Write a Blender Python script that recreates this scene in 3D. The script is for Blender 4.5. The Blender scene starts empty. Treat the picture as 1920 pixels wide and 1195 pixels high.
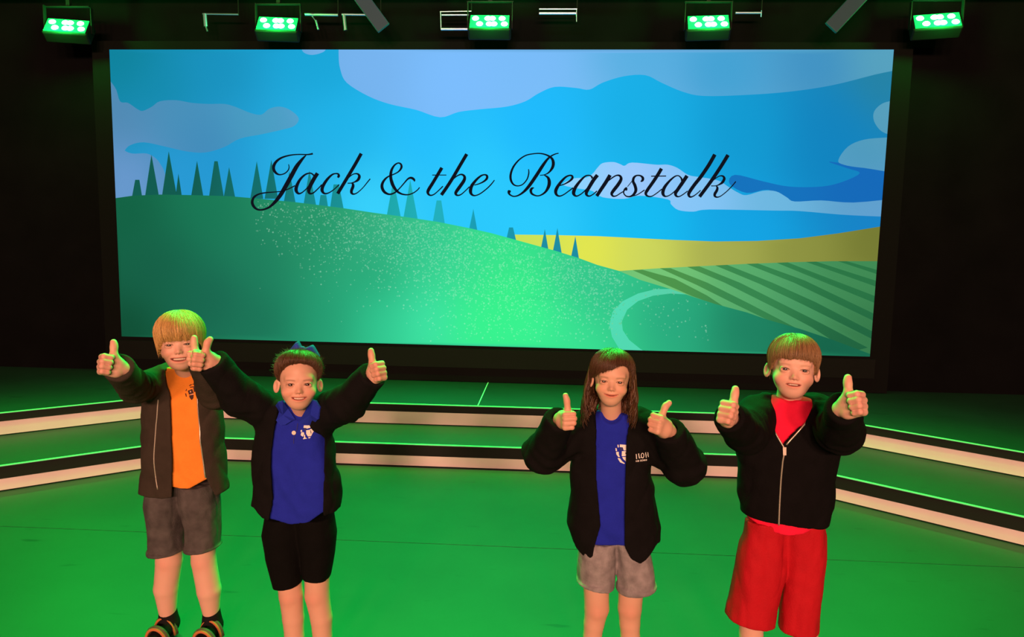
import bpy, bmesh, math, random
import numpy as np
from mathutils import Vector, Matrix
from mathutils.geometry import delaunay_2d_cdt

rng = np.random.default_rng(7)
random.seed(7)
scene = bpy.context.scene
COL = scene.collection

# ---------------------------------------------------------------- camera
FPX, PITCH, YAW, ROLL, CAMZ = 1269.38, 0.1061, 0.0519, 0.0175, 1.4608
def cam_axes():
    f = np.array([-math.sin(YAW)*math.cos(PITCH), math.cos(YAW)*math.cos(PITCH), -math.sin(PITCH)])
    r = np.array([math.cos(YAW), math.sin(YAW), 0.0])
    d = np.cross(f, r)
    return r*math.cos(ROLL)-d*math.sin(ROLL), d*math.cos(ROLL)+r*math.sin(ROLL), f
CR, CD, CF = cam_axes()
CAM = np.array([0.0, 0.0, CAMZ])
cam_data = bpy.data.cameras.new('camera')
cam = bpy.data.objects.new('camera', cam_data)
COL.objects.link(cam)
cam_data.sensor_width = 36.0
cam_data.lens = FPX/1920*36.0
cam_data.clip_start = 0.05
M = Matrix.Identity(4)
for i in range(3):
    M[i][0], M[i][1], M[i][2], M[i][3] = CR[i], -CD[i], -CF[i], CAM[i]
cam.matrix_world = M
scene.camera = cam

def ray(px, py):
    return CF + CR*((px-960)/FPX) + CD*((py-597.5)/FPX)
def at(px, py, Y):
    """point of the vertical plane y = Y seen at a photo pixel"""
    v = ray(px, py); return CAM + v*(Y/v[1])
def at_z(px, py, Z):
    v = ray(px, py); return CAM + v*((Z-CAMZ)/v[2])

# ---------------------------------------------------------------- world, light, exposure
def lin(c):
    c = np.asarray(c, float)/255.0
    return np.where(c <= 0.04045, c/12.92, ((c+0.055)/1.055)**2.4)
world = bpy.data.worlds.new('world'); scene.world = world; world.use_nodes = True
world.node_tree.nodes['Background'].inputs[0].default_value = (0.9, 0.75, 0.6, 1)
world.node_tree.nodes['Background'].inputs[1].default_value = 0.004
vs = scene.view_settings
vs.view_transform = 'Standard'; vs.look = 'None'; vs.exposure = 0.0; vs.gamma = 1.0; vs.use_curve_mapping = False

def light(name, kind, loc, aim, energy, color, **kw):
    d = bpy.data.lights.new(name, kind); d.energy = energy; d.color = color
    for k, v in kw.items(): setattr(d, k, v)
    o = bpy.data.objects.new(name, d); COL.objects.link(o); o.location = loc
    o.rotation_euler = (Vector(aim)-Vector(loc)).to_track_quat('-Z', 'Y').to_euler()
    return o
# warm house lights over the seats, behind the camera
WARM = (1.0, 0.49, 0.32)
for hx in (-2.6, 0.0, 2.6):
    light('house_light', 'AREA', (hx, -9.3, 4.2), (hx*0.5, 3.6, 0.6), 740, WARM, shape='DISK', size=1.3)
# green stage lights hanging in front of the screen top
GREEN = (0.008, 1.0, 0.075)
PAR_Y = 5.40
PAR_PX = [(125, 49), (520, 45), (918, 41), (1328, 42), (1757, 39)]
for (px, py), gp in zip(PAR_PX, (1.9, 1.0, 1.2, 0.85, 1.9)):
    p = at(px, py, PAR_Y)
    light('green_beam', 'SPOT', (p[0], p[1]-0.10, p[2]-0.06), (p[0]*0.8-0.1, 1.9, 0.0), 240*gp, GREEN,
          spot_size=math.radians(80 if px in (125, 1757) else 130), spot_blend=1.0, shadow_soft_size=0.09)
    light('green_wall_fill', 'POINT', (p[0], p[1]-0.16, p[2]-0.02), (p[0], 0, 0), 30, GREEN, shadow_soft_size=0.05)  # extra point lamp added to glow the dark wall around each fixture
# second row of green lights on the bar over the front of the stage, above the picture
for gx in (-2.3, -1.2, -0.1, 1.0):
    light('green_wash', 'SPOT', (gx, 4.45, 4.35), (gx*0.85, 2.3, 0.0), 790, GREEN, spot_size=math.radians(105), spot_blend=1.0, shadow_soft_size=0.12)
# cool spot added out of view to light the brackets and struts
light('added_bracket_light', 'SPOT', (-0.4, 4.2, 3.95), (-0.4, 5.45, 3.3), 14, (0.75, 0.9, 1.0), spot_size=math.radians(150), spot_blend=0.6, shadow_soft_size=0.05)

# ---------------------------------------------------------------- helpers
def mat(name, color=(0.5, 0.5, 0.5), rough=0.6, metal=0.0, emit=None, estr=1.0, attr=None, spec=0.5, noise=None, bump=None, sheen=0.0, sss=0.0):
    """procedural principled material; noise=(scale, amount) varies the colour, bump=(scale, strength)"""
    m = bpy.data.materials.new(name); m.use_nodes = True
    nt = m.node_tree; b = nt.nodes['Principled BSDF']
    b.inputs['Roughness'].default_value = rough; b.inputs['Metallic'].default_value = metal
    b.inputs['Specular IOR Level'].default_value = spec
    b.inputs['Base Color'].default_value = (*color, 1)
    src = None
    if attr:
        a = nt.nodes.new('ShaderNodeAttribute'); a.attribute_name = attr; src = a.outputs['Color']
    tc = nt.nodes.new('ShaderNodeTexCoord')
    if noise:
        n = nt.nodes.new('ShaderNodeTexNoise'); n.inputs['Scale'].default_value = noise[0]; n.inputs['Detail'].default_value = 6
        nt.links.new(tc.outputs['Object'], n.inputs['Vector'])
        mr = nt.nodes.new('ShaderNodeMapRange'); mr.inputs['From Min'].default_value = 0.3; mr.inputs['From Max'].default_value = 0.7
        mr.inputs['To Min'].default_value = 1-noise[1]; mr.inputs['To Max'].default_value = 1+noise[1]
        nt.links.new(n.outputs['Fac'], mr.inputs['Value'])
        mx = nt.nodes.new('ShaderNodeVectorMath'); mx.operation = 'MULTIPLY'
        if src: nt.links.new(src, mx.inputs[0])
        else: mx.inputs[0].default_value = color
        nt.links.new(mr.outputs['Result'], mx.inputs[1]); src = mx.outputs['Vector']
    if src: nt.links.new(src, b.inputs['Base Color'])
    if bump:
        n2 = nt.nodes.new('ShaderNodeTexNoise'); n2.inputs['Scale'].default_value = bump[0]; n2.inputs['Detail'].default_value = 4
        nt.links.new(tc.outputs['Object'], n2.inputs['Vector'])
        bp = nt.nodes.new('ShaderNodeBump'); bp.inputs['Strength'].default_value = bump[1]; bp.inputs['Distance'].default_value = 0.004
        nt.links.new(n2.outputs['Fac'], bp.inputs['Height']); nt.links.new(bp.outputs['Normal'], b.inputs['Normal'])
    if sheen:
        b.inputs['Sheen Weight'].default_value = sheen; b.inputs['Sheen Roughness'].default_value = 0.5
    if sss:
        b.inputs['Subsurface Weight'].default_value = sss; b.inputs['Subsurface Radius'].default_value = (0.012, 0.004, 0.002); b.inputs['Subsurface Scale'].default_value = 0.5
    if emit is not None:
        b.inputs['Emission Color'].default_value = (*emit, 1); b.inputs['Emission Strength'].default_value = estr
    return m

def add(name, me, m=None, parent=None, smooth=False, **props):
    o = bpy.data.objects.new(name, me); COL.objects.link(o)
    if m: me.materials.append(m)
    if smooth and len(me.polygons):
        me.polygons.foreach_set('use_smooth', np.ones(len(me.polygons), bool))
    if parent: o.parent = parent
    for k, v in props.items(): o[k] = v
    return o
def pyd(name, V, F):
    me = bpy.data.meshes.new(name); me.from_pydata([tuple(map(float, v)) for v in V], [], [tuple(map(int, f)) for f in F]); me.update()
    return me
def npmesh(name, V, Q):
    """V (n,3), Q (m,4) or (m,3) index array, fast"""
    V = np.asarray(V, np.float32); Q = np.asarray(Q, np.int32); k = Q.shape[1]
    me = bpy.data.meshes.new(name); me.vertices.add(len(V)); me.vertices.foreach_set('co', V.ravel())
    me.loops.add(Q.size); me.loops.foreach_set('vertex_index', Q.ravel())
    me.polygons.add(len(Q)); me.polygons.foreach_set('loop_start', np.arange(len(Q), dtype=np.int32)*k)
    me.polygons.foreach_set('loop_total', np.full(len(Q), k, np.int32)); me.update(); me.validate()
    return me
def vcol(me, C, name='Col'):
    a = me.color_attributes.new(name, 'FLOAT_COLOR', 'POINT')
    a.data.foreach_set('color', np.concatenate([np.clip(C, 0, None), np.ones((len(C), 1))], 1).astype(np.float32).ravel())
def prism(poly, z0, z1):
    n = len(poly)
    V = [(x, y, z0) for x, y in poly]+[(x, y, z1) for x, y in poly]
    F = [tuple(range(n-1, -1, -1)), tuple(range(n, 2*n))]+[(i, (i+1) % n, n+(i+1) % n, n+i) for i in range(n)]
    return V, F
def box_vf(c, s, R=None):
    c = np.array(c); V = np.array([[x, y, z] for x in (-1, 1) for y in (-1, 1) for z in (-1, 1)])*np.array(s)/2
    if R is not None: V = V@np.array(R).T
    return V+c, [(0, 1, 3, 2), (4, 6, 7, 5), (0, 4, 5, 1), (2, 3, 7, 6), (0, 2, 6, 4), (1, 5, 7, 3)]
class MB:
    def __init__(s): s.V = []; s.F = []
    def put(s, VF):
        n = len(s.V); V, F = VF; s.V += [tuple(v) for v in V]; s.F += [tuple(i+n for i in f) for f in F]; return s
    def mesh(s, name): return pyd(name, s.V, s.F)
def tube_vf(pts, rad, n=10, caps=True):
    pts = [np.array(p, float) for p in pts]; rad = [rad]*len(pts) if np.isscalar(rad) else rad
    V = []; F = []; up = np.array([0.31, 0.17, 0.93])
    for i, p in enumerate(pts):
        t = pts[min(i+1, len(pts)-1)]-pts[max(i-1, 0)]; t /= np.linalg.norm(t)+1e-9
        a = np.cross(t, up); a /= np.linalg.norm(a)+1e-9; b = np.cross(t, a); up = np.cross(a, t)
        for k in range(n):
            w = 2*math.pi*k/n; V.append(p+rad[i]*(math.cos(w)*a+math.sin(w)*b))
    for i in range(len(pts)-1):
        for k in range(n):
            F.append((i*n+k, i*n+(k+1) % n, (i+1)*n+(k+1) % n, (i+1)*n+k))
    if caps:
        F.append(tuple(range(n-1, -1, -1))); F.append(tuple(range((len(pts)-1)*n, len(pts)*n)))
    return V, F
def bevel(o, w, seg=2):
    md = o.modifiers.new('bevel', 'BEVEL'); md.width = w; md.segments = seg; md.limit_method = 'ANGLE'
    return o
def empty(name, loc, **props):
    o = bpy.data.objects.new(name, None); COL.objects.link(o); o.location = loc; o.empty_display_size = 0.1
    for k, v in props.items(): o[k] = v
    bpy.context.view_layer.update()
    return o
def child(name, me, m, parent, smooth=False, **props):
    """mesh given in world coordinates, parented without moving"""
    o = add(name, me, m, None, smooth, **props); o.parent = parent
    if parent.type == 'EMPTY' or parent.location.length > 0: o.matrix_parent_inverse = Matrix.Translation(parent.location).inverted()
    return o

# ---------------------------------------------------------------- materials of the place
def floor_material(name, base, scuff):
    m = mat(name, base, rough=0.5, spec=0.35); nt = m.node_tree; b = nt.nodes['Principled BSDF']
    tc = nt.nodes.new('ShaderNodeTexCoord')
    n1 = nt.nodes.new('ShaderNodeTexNoise'); n1.inputs['Scale'].default_value = 1.6; n1.inputs['Detail'].default_value = 8; n1.inputs['Roughness'].default_value = 0.65
    mp = nt.nodes.new('ShaderNodeMapping'); mp.inputs['Scale'].default_value = (3.0, 16.0, 1.0); mp.inputs['Rotation'].default_value = (0, 0, 0.5)
    n2 = nt.nodes.new('ShaderNodeTexNoise'); n2.inputs['Scale'].default_value = 1.5; n2.inputs['Detail'].default_value = 5
    nt.links.new(tc.outputs['Object'], n1.inputs['Vector']); nt.links.new(tc.outputs['Object'], mp.inputs['Vector']); nt.links.new(mp.outputs['Vector'], n2.inputs['Vector'])
    r1 = nt.nodes.new('ShaderNodeMapRange'); r1.inputs['From Min'].default_value = 0.3; r1.inputs['From Max'].default_value = 0.7; r1.inputs['To Min'].default_value = 0.82; r1.inputs['To Max'].default_value = 1.15
    r2 = nt.nodes.new('ShaderNodeMapRange'); r2.inputs['From Min'].default_value = 0.66; r2.inputs['From Max'].default_value = 0.74; r2.inputs['To Min'].default_value = 1.0; r2.inputs['To Max'].default_value = scuff
    nt.links.new(n1.outputs['Fac'], r1.inputs['Value']); nt.links.new(n2.outputs['Fac'], r2.inputs['Value'])
    mu = nt.nodes.new('ShaderNodeMath'); mu.operation = 'MULTIPLY'; nt.links.new(r1.outputs['Result'], mu.inputs[0]); nt.links.new(r2.outputs['Result'], mu.inputs[1])
    vm = nt.nodes.new('ShaderNodeVectorMath'); vm.operation = 'MULTIPLY'; vm.inputs[0].default_value = base; nt.links.new(mu.outputs['Value'], vm.inputs[1])
    nt.links.new(vm.outputs['Vector'], b.inputs['Base Color'])
    return m
M_FLOOR = floor_material('grey_stage_vinyl', (0.018, 0.038, 0.032), 0.45)
M_DECK = floor_material('dark_deck_vinyl', (0.016, 0.036, 0.031), 0.6)
M_BLACK = mat('black_drape', (0.003, 0.003, 0.0035), 0.95, spec=0.1, noise=(3, 0.3))
M_FASCIA = mat('black_fascia_paint', (0.012, 0.011, 0.011), 0.7, spec=0.2)
M_RISER = mat('cream_riser_paint', (0.90, 0.72, 0.76), 0.6, noise=(4, 0.05), bump=(60, 0.1))
M_TOE = mat('dark_toe_gap', (0.02, 0.018, 0.016), 0.9)
M_STRIP = mat('pale_nosing', (0.22, 0.70, 0.44), 0.35)
M_METAL = mat('brushed_steel', (0.50, 0.72, 0.95), 0.3, metal=0.9)
M_HOUSING = mat('black_lamp_housing', (0.006, 0.006, 0.006), 0.6, spec=0.2)

# ---------------------------------------------------------------- structure
X0 = -0.485
STEP_H = 0.155
YL, AL, YU, AU, PHI = 4.294, 1.774, 4.767, 2.358, 0.6707
YBACK, YSCR = 5.74, 5.62
def front_line(a, y, off=0.0, length=4.2):
    """front edge of a step, offset inwards (towards the stage) by off"""
    c, s = math.cos(PHI), math.sin(PHI); k = off*math.tan(PHI/2)
    L = (X0-a-k, y+off); R = (X0+a+k, y+off)
    return [(L[0]-c*length, L[1]-s*length), L, R, (R[0]+c*length, R[1]-s*length)]
# floor strips of vinyl with a seam between
floor = add('floor', pyd('floor', *prism([(-7, -11), (7, -11), (7, 6), (-7, 6)], -0.12, -0.011)), M_FLOOR, kind='structure', label='grey stage floor lit green')
ys = [-11, -0.95, 1.16, 3.17, 6.0]
for i in range(4):
    o = add('floor_strip', pyd('floor_strip', *prism([(-7, ys[i]+0.0006), (7, ys[i]+0.0006), (7, ys[i+1]-0.0006), (-7, ys[i+1]-0.0006)], -0.011, 0.0 if i % 2 else -0.0012)), M_FLOOR, floor)
wall_back = add('wall_back', pyd('wall_back', *box_vf((0, YBACK+0.06, 2.3), (14, 0.1, 4.6))), M_BLACK, kind='structure', label='black back wall behind the screen')
wall_left = add('wall_left', pyd('wall_left', *box_vf((-7.05, -2.6, 2.3), (0.1, 16.8, 4.6))), M_BLACK, kind='structure')
wall_right = add('wall_right', pyd('wall_right', *box_vf((7.05, -2.6, 2.3), (0.1, 16.8, 4.6))), M_BLACK, kind='structure')
ceiling = add('ceiling', pyd('ceiling', *box_vf((0, -2.6, 4.65), (14.2, 16.8, 0.1))), M_BLACK, kind='structure')

def step_thing(name, a, y, z0, z1, zb, back, label):
    root = empty(name, (X0, y, z0), label=label, category='stage step')
    f0 = front_line(a, y, 0.012); bk = back
    poly = f0+bk
    child('deck', pyd('deck', *prism(poly, z1-0.03, z1)), M_DECK, root)
    lines = {k: front_line(a, y, k) for k in (0.0, 0.012, 0.005, 0.03, 0.018, 0.05)}
    for i in range(3):
        def seg(o0, o1): return [lines[o0][i], lines[o0][i+1], lines[o1][i+1], lines[o1][i]]
        # rounded pale nosing along the top edge
        P, Q = np.array(lines[0.0][i]), np.array(lines[0.0][i+1]); 
        cs = [(0.0, -0.004), (0.0, 0.0), (0.002, 0.0026), (0.006, 0.0035), (0.012, 0.003), (0.018, 0.0)]
        V = []; F = []
        for end in (i, i+1):
            for (off, dz) in cs:
                q = front_line(a, y, off)[end]; V.append((q[0], q[1], z1+dz))
        n = len(cs); F = [(k, k+1, n+k+1, n+k) for k in range(n-1)]+[(n-1, 0, n, 2*n-1), tuple(range(n-1, -1, -1)), tuple(range(n, 2*n))]
        child('edge_strip', pyd('edge_strip', V, F), M_STRIP, root)
        child('fascia', pyd('fascia', *prism(seg(0.005, 0.03), zb, z1-0.004)), M_FASCIA, root)
        child('riser_panel', pyd('riser_panel', *prism(seg(0.018, 0.03), z0+0.006, zb)), M_RISER, root)
        child('toe_strip', pyd('toe_strip', *prism(seg(0.03, 0.05), z0, z0+0.006)), M_TOE, root)
    return root
up_in = front_line(AU, YU, 0.029)
lower = step_thing('stage_step', AL, YL, 0.0, STEP_H, 0.077, list(reversed(up_in)), 'lower stage step with cream riser, black fascia and bright edge strip')
upper = step_thing('stage_platform', AU, YU, STEP_H, 2*STEP_H, STEP_H+0.098, [(6.99, YBACK), (-6.99, YBACK)], 'upper stage platform deck running back to the black wall under the screen')
# light seam line across the upper deck
sm = pyd('deck_seam', *prism([(X0-0.004, YU+0.03), (X0+0.004, YU+0.03), (X0+0.004, YBACK-0.02), (X0-0.004, YBACK-0.02)], 2*STEP_H, 2*STEP_H+0.0015))
child('deck_seam', sm, mat('pale_tape', (0.7, 0.75, 0.72), 0.5), upper)
# ---------------------------------------------------------------- projection screen with its picture
def idw(anchors, P, p=3.2):
    A = np.array([[a[0], a[1]] for a in anchors], float); C = np.array([lin(a[2]) for a in anchors])
    d = np.hypot(P[:, None, 0]-A[None, :, 0], P[:, None, 1]-A[None, :, 1])
    d = np.sqrt(d*d+75.0**2); w = d**-p; w /= w.sum(1, keepdims=True)
    return w@C
def inside(poly, P):
    poly = np.array(poly, float); r = np.zeros(len(P), bool); n = len(poly)
    for i in range(n):
        a, b = poly[i], poly[(i+1) % n]
        c = (a[1] > P[:, 1]) != (b[1] > P[:, 1])
        with np.errstate(divide='ignore', invalid='ignore'):
            x = (b[0]-a[0])*(P[:, 1]-a[1])/(b[1]-a[1])+a[0]
        r ^= c & (P[:, 0] < x)
    return r
def smooth_poly(pts, n=4, closed=True):
    pts = np.array(pts, float); out = []; N = len(pts); last = N if closed else N-1
    for i in range(last):
        if closed: p0, p1, p2, p3 = pts[i-1], pts[i], pts[(i+1) % N], pts[(i+2) % N]
        else: p0, p1, p2, p3 = pts[max(i-1, 0)], pts[i], pts[i+1], pts[min(i+2, N-1)]
        for k in range(n):
            t = k/n; out.append(0.5*((2*p1)+(-p0+p2)*t+(2*p0-5*p1+4*p2-p3)*t*t+(-p0+3*p1-3*p2+p3)*t**3))
    if not closed: out.append(pts[-1])
    return [tuple(q) for q in out]
QUAD = [(205, 93), (1676, 93), (1631, 669), (228, 631)]  # colour anchors below include the projector hotspot, painted brighter near the middle
SKY = [(230, 110, (13, 128, 150)), (400, 130, (25, 145, 190)), (600, 120, (25, 165, 215)), (640, 250, (30, 180, 235)), (300, 170, (20, 138, 172)), (400, 310, (35, 150, 210)),
       (560, 300, (40, 175, 230)), (800, 260, (35, 190, 255)), (900, 330, (45, 205, 255)), (700, 390, (60, 215, 255)), (1000, 250, (30, 185, 255)), (1000, 420, (45, 205, 255)),
       (1200, 230, (25, 175, 230)), (1200, 420, (20, 190, 245)), (1400, 250, (18, 155, 210)), (1400, 430, (20, 165, 230)), (1560, 230, (18, 130, 190)), (1650, 150, (40, 130, 160)),
       (1640, 420, (25, 130, 200)), (1560, 300, (15, 130, 190)), (330, 340, (45, 155, 215))]
CLOUD = [(680, 130, (120, 180, 240)), (850, 150, (125, 190, 255)), (1000, 130, (122, 188, 250)), (1200, 120, (85, 175, 225)), (1350, 140, (60, 160, 210)), (1550, 130, (55, 140, 195)),
         (1640, 110, (90, 165, 190)), (330, 230, (70, 145, 185)), (480, 230, (72, 160, 195)), (230, 220, (80, 135, 175)), (240, 330, (110, 155, 210)), (1180, 340, (165, 200, 255)),
         (1300, 370, (135, 200, 250)), (1450, 380, (110, 185, 225)), (1640, 390, (100, 160, 210)), (1090, 345, (140, 215, 255)), (1655, 220, (90, 160, 185)), (1620, 290, (70, 150, 185)), (380, 275, (60, 135, 185))]
HILL = [(240, 400, (18, 95, 65)), (400, 400, (24, 120, 85)), (600, 420, (35, 150, 105)), (800, 450, (55, 195, 145)), (950, 480, (55, 225, 140)), (1080, 510, (55, 190, 140)),
        (240, 620, (15, 70, 45)), (400, 560, (24, 95, 75)), (500, 600, (25, 105, 80)), (620, 600, (35, 150, 110)), (720, 600, (50, 205, 150)), (800, 600, (70, 240, 180)),
        (900, 600, (55, 255, 140)), (1000, 600, (60, 255, 150)), (1080, 640, (60, 230, 150)), (1130, 560, (50, 190, 140)), (1250, 600, (40, 165, 125)), (1400, 610, (30, 125, 95)),
        (1550, 650, (22, 95, 70)), (700, 520, (32, 155, 110)), (960, 540, (55, 250, 130)), (500, 480, (28, 120, 90)), (300, 500, (22, 92, 68)), (700, 440, (60, 175, 130)), (560, 425, (42, 142, 100)), (850, 500, (60, 215, 150))]
YELLOW = [(1000, 450, (200, 225, 90)), (1100, 470, (235, 235, 75)), (1200, 480, (205, 215, 95)), (1350, 475, (165, 170, 80)), (1500, 470, (140, 145, 65)), (1640, 450, (115, 120, 50))]
FIELD = [(1250, 515, (120, 200, 120)), (1400, 540, (90, 175, 110)), (1600, 520, (65, 140, 85)), (1620, 620, (50, 115, 70)), (1480, 590, (72, 150, 98))]
STRIPE = [(1250, 520, (80, 150, 75)), (1400, 540, (55, 135, 80)), (1600, 540, (45, 120, 70)), (1600, 630, (30, 95, 62))]
TREE = [(280, 340, (20, 95, 85)), (320, 330, (18, 85, 70)), (500, 340, (20, 105, 100)), (620, 380, (25, 140, 145)), (750, 380, (30, 170, 170)), (830, 400, (40, 190, 205)), (890, 415, (20, 140, 170)), (1040, 455, (30, 140, 160))]
PATH = [(1160, 580, (85, 225, 185)), (1180, 640, (80, 215, 175)), (1260, 545, (90, 205, 165))]
DARK = [(1450, 355, (22, 115, 190)), (1620, 350, (22, 105, 185))]
c7 = lambda L: [(920+x*0.40625, 380+y*0.40625) for x, y in L]
c4 = lambda L: [(200+x*0.39583, 80+y*0.39583) for x, y in L]
c6 = lambda L: [(200+x*0.39583, 380+y*0.39583) for x, y in L]
hill_top = [(200, 374), (250, 367), (300, 365), (360, 366), (430, 368), (500, 374), (560, 380), (640, 390), (700, 399), (760, 407), (820, 416), (880, 428), (920, 437), (960, 448), (1000, 459), (1040, 470),
            (1085, 484), (1120, 497), (1160, 508), (1200, 525), (1260, 543), (1300, 557), (1340, 570), (1400, 586), (1440, 600), (1500, 617), (1560, 637), (1700, 690)]
hill = hill_top+[(1700, 720), (200, 720)]
yellow = [(960, 440), (1040, 441), (1120, 443), (1200, 447), (1260, 450), (1340, 453), (1420, 452), (1500, 447), (1570, 438), (1700, 417), (1700, 560), (960, 560)]
field = [(1150, 509), (1240, 503), (1300, 500), (1400, 495), (1480, 492), (1560, 490), (1700, 490), (1700, 720), (1150, 720)]
stripes = [c7(L) for L in (
    [(655, 312), (700, 310), (850, 352), (1000, 430), (1090, 490), (930, 432), (800, 375)],
    [(780, 303), (830, 303), (1000, 370), (1200, 470), (1420, 585), (1340, 572), (1130, 470), (950, 380)],
    [(905, 296), (960, 293), (1150, 370), (1350, 470), (1530, 560), (1740, 670), (1660, 690), (1480, 575), (1300, 480), (1080, 370)],
    [(1035, 290), (1090, 287), (1300, 370), (1500, 460), (1800, 615), (1800, 650), (1440, 470), (1240, 375)],
    [(1180, 283), (1230, 280), (1450, 360), (1800, 528), (1800, 562), (1400, 370)],
    [(1320, 278), (1370, 276), (1800, 442), (1800, 475)], [(1455, 274), (1500, 272), (1800, 368), (1800, 396)], [(1600, 270), (1640, 270), (1800, 316), (1800, 336)])]
path = c7([(860, 398), (760, 400), (680, 420), (610, 455), (565, 500), (548, 560), (560, 620), (590, 670), (612, 700), (730, 700), (690, 675), (640, 635), (610, 590), (605, 550), (630, 495), (680, 455), (750, 430), (830, 420), (920, 425)])
trees = [c4([(120, 730), (135, 650), (155, 650), (168, 730)])]
for ap, b0, b1 in (((212, 530), 180, 250), ((294, 515), 260, 335), ((340, 620), 325, 358), ((428, 560), 398, 460), ((580, 590), 553, 610), ((711, 562), 680, 742), ((780, 555), 748, 812)):
    trees.append(c4([(b0, 740), ap, (b1, 740)]))
trees += [c4(L) for L in ([(484, 735), (510, 562), (526, 562), (556, 735)], [(838, 760), (866, 610), (895, 760)], [(932, 770), (960, 605), (992, 770)], [(1005, 775), (1013, 722), (1040, 722), (1048, 775)],
                          [(1058, 785), (1075, 672), (1100, 672), (1122, 785)], [(1325, 830), (1358, 650), (1394, 830)], [(1404, 840), (1438, 650), (1474, 840)], [(1543, 860), (1563, 748), (1585, 748), (1602, 860)])]
trees += [c6([(1715, 135), (1737, 30), (1757, 140)])]+[c7(L) for L in ([(71, 175), (85, 115), (103, 115), (119, 180)], [(231, 215), (250, 122), (267, 220)], [(286, 230), (308, 117), (329, 240)], [(369, 260), (391, 155), (409, 268)])]
clouds = [smooth_poly(L) for L in (
    [(690, 78), (650, 79), (637, 82), (635, 105), (638, 130), (650, 155), (690, 180), (730, 195), (780, 206), (825, 220), (860, 210), (900, 205), (950, 200), (985, 190), (1010, 175), (1040, 163), (1080, 165), (1105, 168), (1130, 155), (1170, 143), (1210, 141),
     (1240, 155), (1280, 172), (1320, 180), (1400, 178), (1480, 172), (1560, 160), (1640, 140), (1700, 125), (1705, 100), (1700, 82), (1660, 79), (1500, 78), (1100, 78)],
    [(190, 150), (215, 163), (225, 190), (240, 193), (258, 205), (268, 208), (285, 200), (300, 190), (330, 188), (360, 193), (390, 195), (420, 195), (440, 200), (470, 212), (490, 215), (505, 204), (525, 200), (545, 207), (560, 222),
     (552, 236), (530, 243), (490, 252), (450, 260), (420, 276), (385, 286), (350, 284), (310, 275), (270, 267), (245, 272), (234, 282), (225, 300), (190, 300)],
    [(190, 235), (215, 245), (222, 266), (232, 281), (248, 288), (275, 288), (292, 297), (302, 310), (309, 325), (310, 350), (300, 385), (190, 385)],
    [(1700, 188), (1668, 190), (1650, 197), (1638, 212), (1641, 232), (1660, 250), (1700, 252)], [(1700, 256), (1662, 258), (1620, 262), (1590, 275), (1572, 300), (1582, 309), (1620, 315), (1700, 320)],
    [(1055, 346), (1075, 335), (1100, 333), (1112, 325), (1120, 315), (1130, 306), (1150, 304), (1163, 308), (1171, 311), (1185, 305), (1230, 309), (1252, 309), (1270, 315), (1290, 328), (1310, 332), (1330, 335), (1350, 340),
     (1365, 350), (1385, 362), (1400, 366), (1430, 358), (1455, 359), (1475, 370), (1490, 378), (1540, 376), (1600, 380), (1700, 374), (1700, 404), (1600, 404), (1500, 396), (1450, 395), (1330, 393), (1300, 397), (1272, 394), (1258, 383),
     (1252, 374), (1200, 367), (1170, 373), (1130, 370), (1110, 358), (1080, 353)],
    [(566, 80), (566, 93), (572, 100), (585, 103), (600, 100), (610, 94), (612, 80)], [(1555, 85), (1590, 94), (1640, 102), (1700, 112), (1700, 80)])]
dark = smooth_poly([(1555, 303), (1590, 316), (1612, 325), (1580, 341), (1540, 350), (1480, 350), (1430, 340), (1378, 328), (1368, 345), (1400, 362), (1440, 356), (1470, 372), (1500, 380), (1700, 385), (1700, 320), (1650, 318)])
white_gap = c4([(1392, 740), (1412, 740), (1404, 850), (1388, 850)])
LAYERS = [('sky', None, SKY), ('dark', dark, DARK)]+[('cloud', c, CLOUD) for c in clouds]+[('yellow', yellow, YELLOW), ('field', field, FIELD)]+[('stripe', s, STRIPE) for s in stripes]
LAYERS += [('tree', t, TREE) for t in trees]+[('hill', hill, HILL), ('path', path, PATH)]
def clip_rect(poly, q=(195, 85, 1690, 680)): return poly
verts = []; edges = []
def add_loop(L):
    n = len(verts); verts.extend([Vector((x, y)) for x, y in L]); edges.extend([(n+i, n+(i+1) % len(L)) for i in range(len(L))])
add_loop(QUAD)
for nm, poly, an in LAYERS:
    if poly: add_loop(poly)
for gx in range(196, 1700, 17):
    for gy in range(86, 690, 15): verts.append(Vector((gx+random.uniform(-2, 2), gy+random.uniform(-2, 2))))
cv, ce, cf, _, _, _ = delaunay_2d_cdt(verts, edges, [], 0, 1e-3)
CV = np.array([tuple(v) for v in cv]); CFc = np.array([f for f in cf if len(f) == 3])
cen = CV[CFc].mean(1)
keep = inside(QUAD, cen); CFc = CFc[keep]; cen = cen[keep]
lay = np.zeros(len(cen), int)
for li, (nm, poly, an) in enumerate(LAYERS):
    if poly:
        q = inside(poly, cen)
        if nm == 'stripe': q &= inside(field, cen)
        if nm in ('path',): q &= inside(hill, cen)
        lay[q] = li
corner = np.zeros((len(cen), 3, 3))
groups = {}
for li, (nm, poly, an) in enumerate(LAYERS): groups.setdefault(nm, [an, []])[1].append(li)
for nm, (an, ids) in groups.items():
    q = np.isin(lay, ids)
    if q.any(): corner[q] = idw(an, CV[CFc[q]].reshape(-1, 2)).reshape(-1, 3, 3)
def scr(P, dy=0.0):
    """photo pixels -> points of the screen plane"""
    P = np.asarray(P, float); v = CF+CR*((P[:, :1]-960)/FPX)+CD*((P[:, 1:2]-597.5)/FPX)
    W = CAM+v*(YSCR/v[:, 1:2]); W[:, 1] -= dy; return W
pic = npmesh('picture', scr(CV), CFc)
ca = pic.color_attributes.new('Col', 'FLOAT_COLOR', 'CORNER')
ca.data.foreach_set('color', np.concatenate([corner.reshape(-1, 3), np.ones((len(CFc)*3, 1))], 1).astype(np.float32).ravel())
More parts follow.
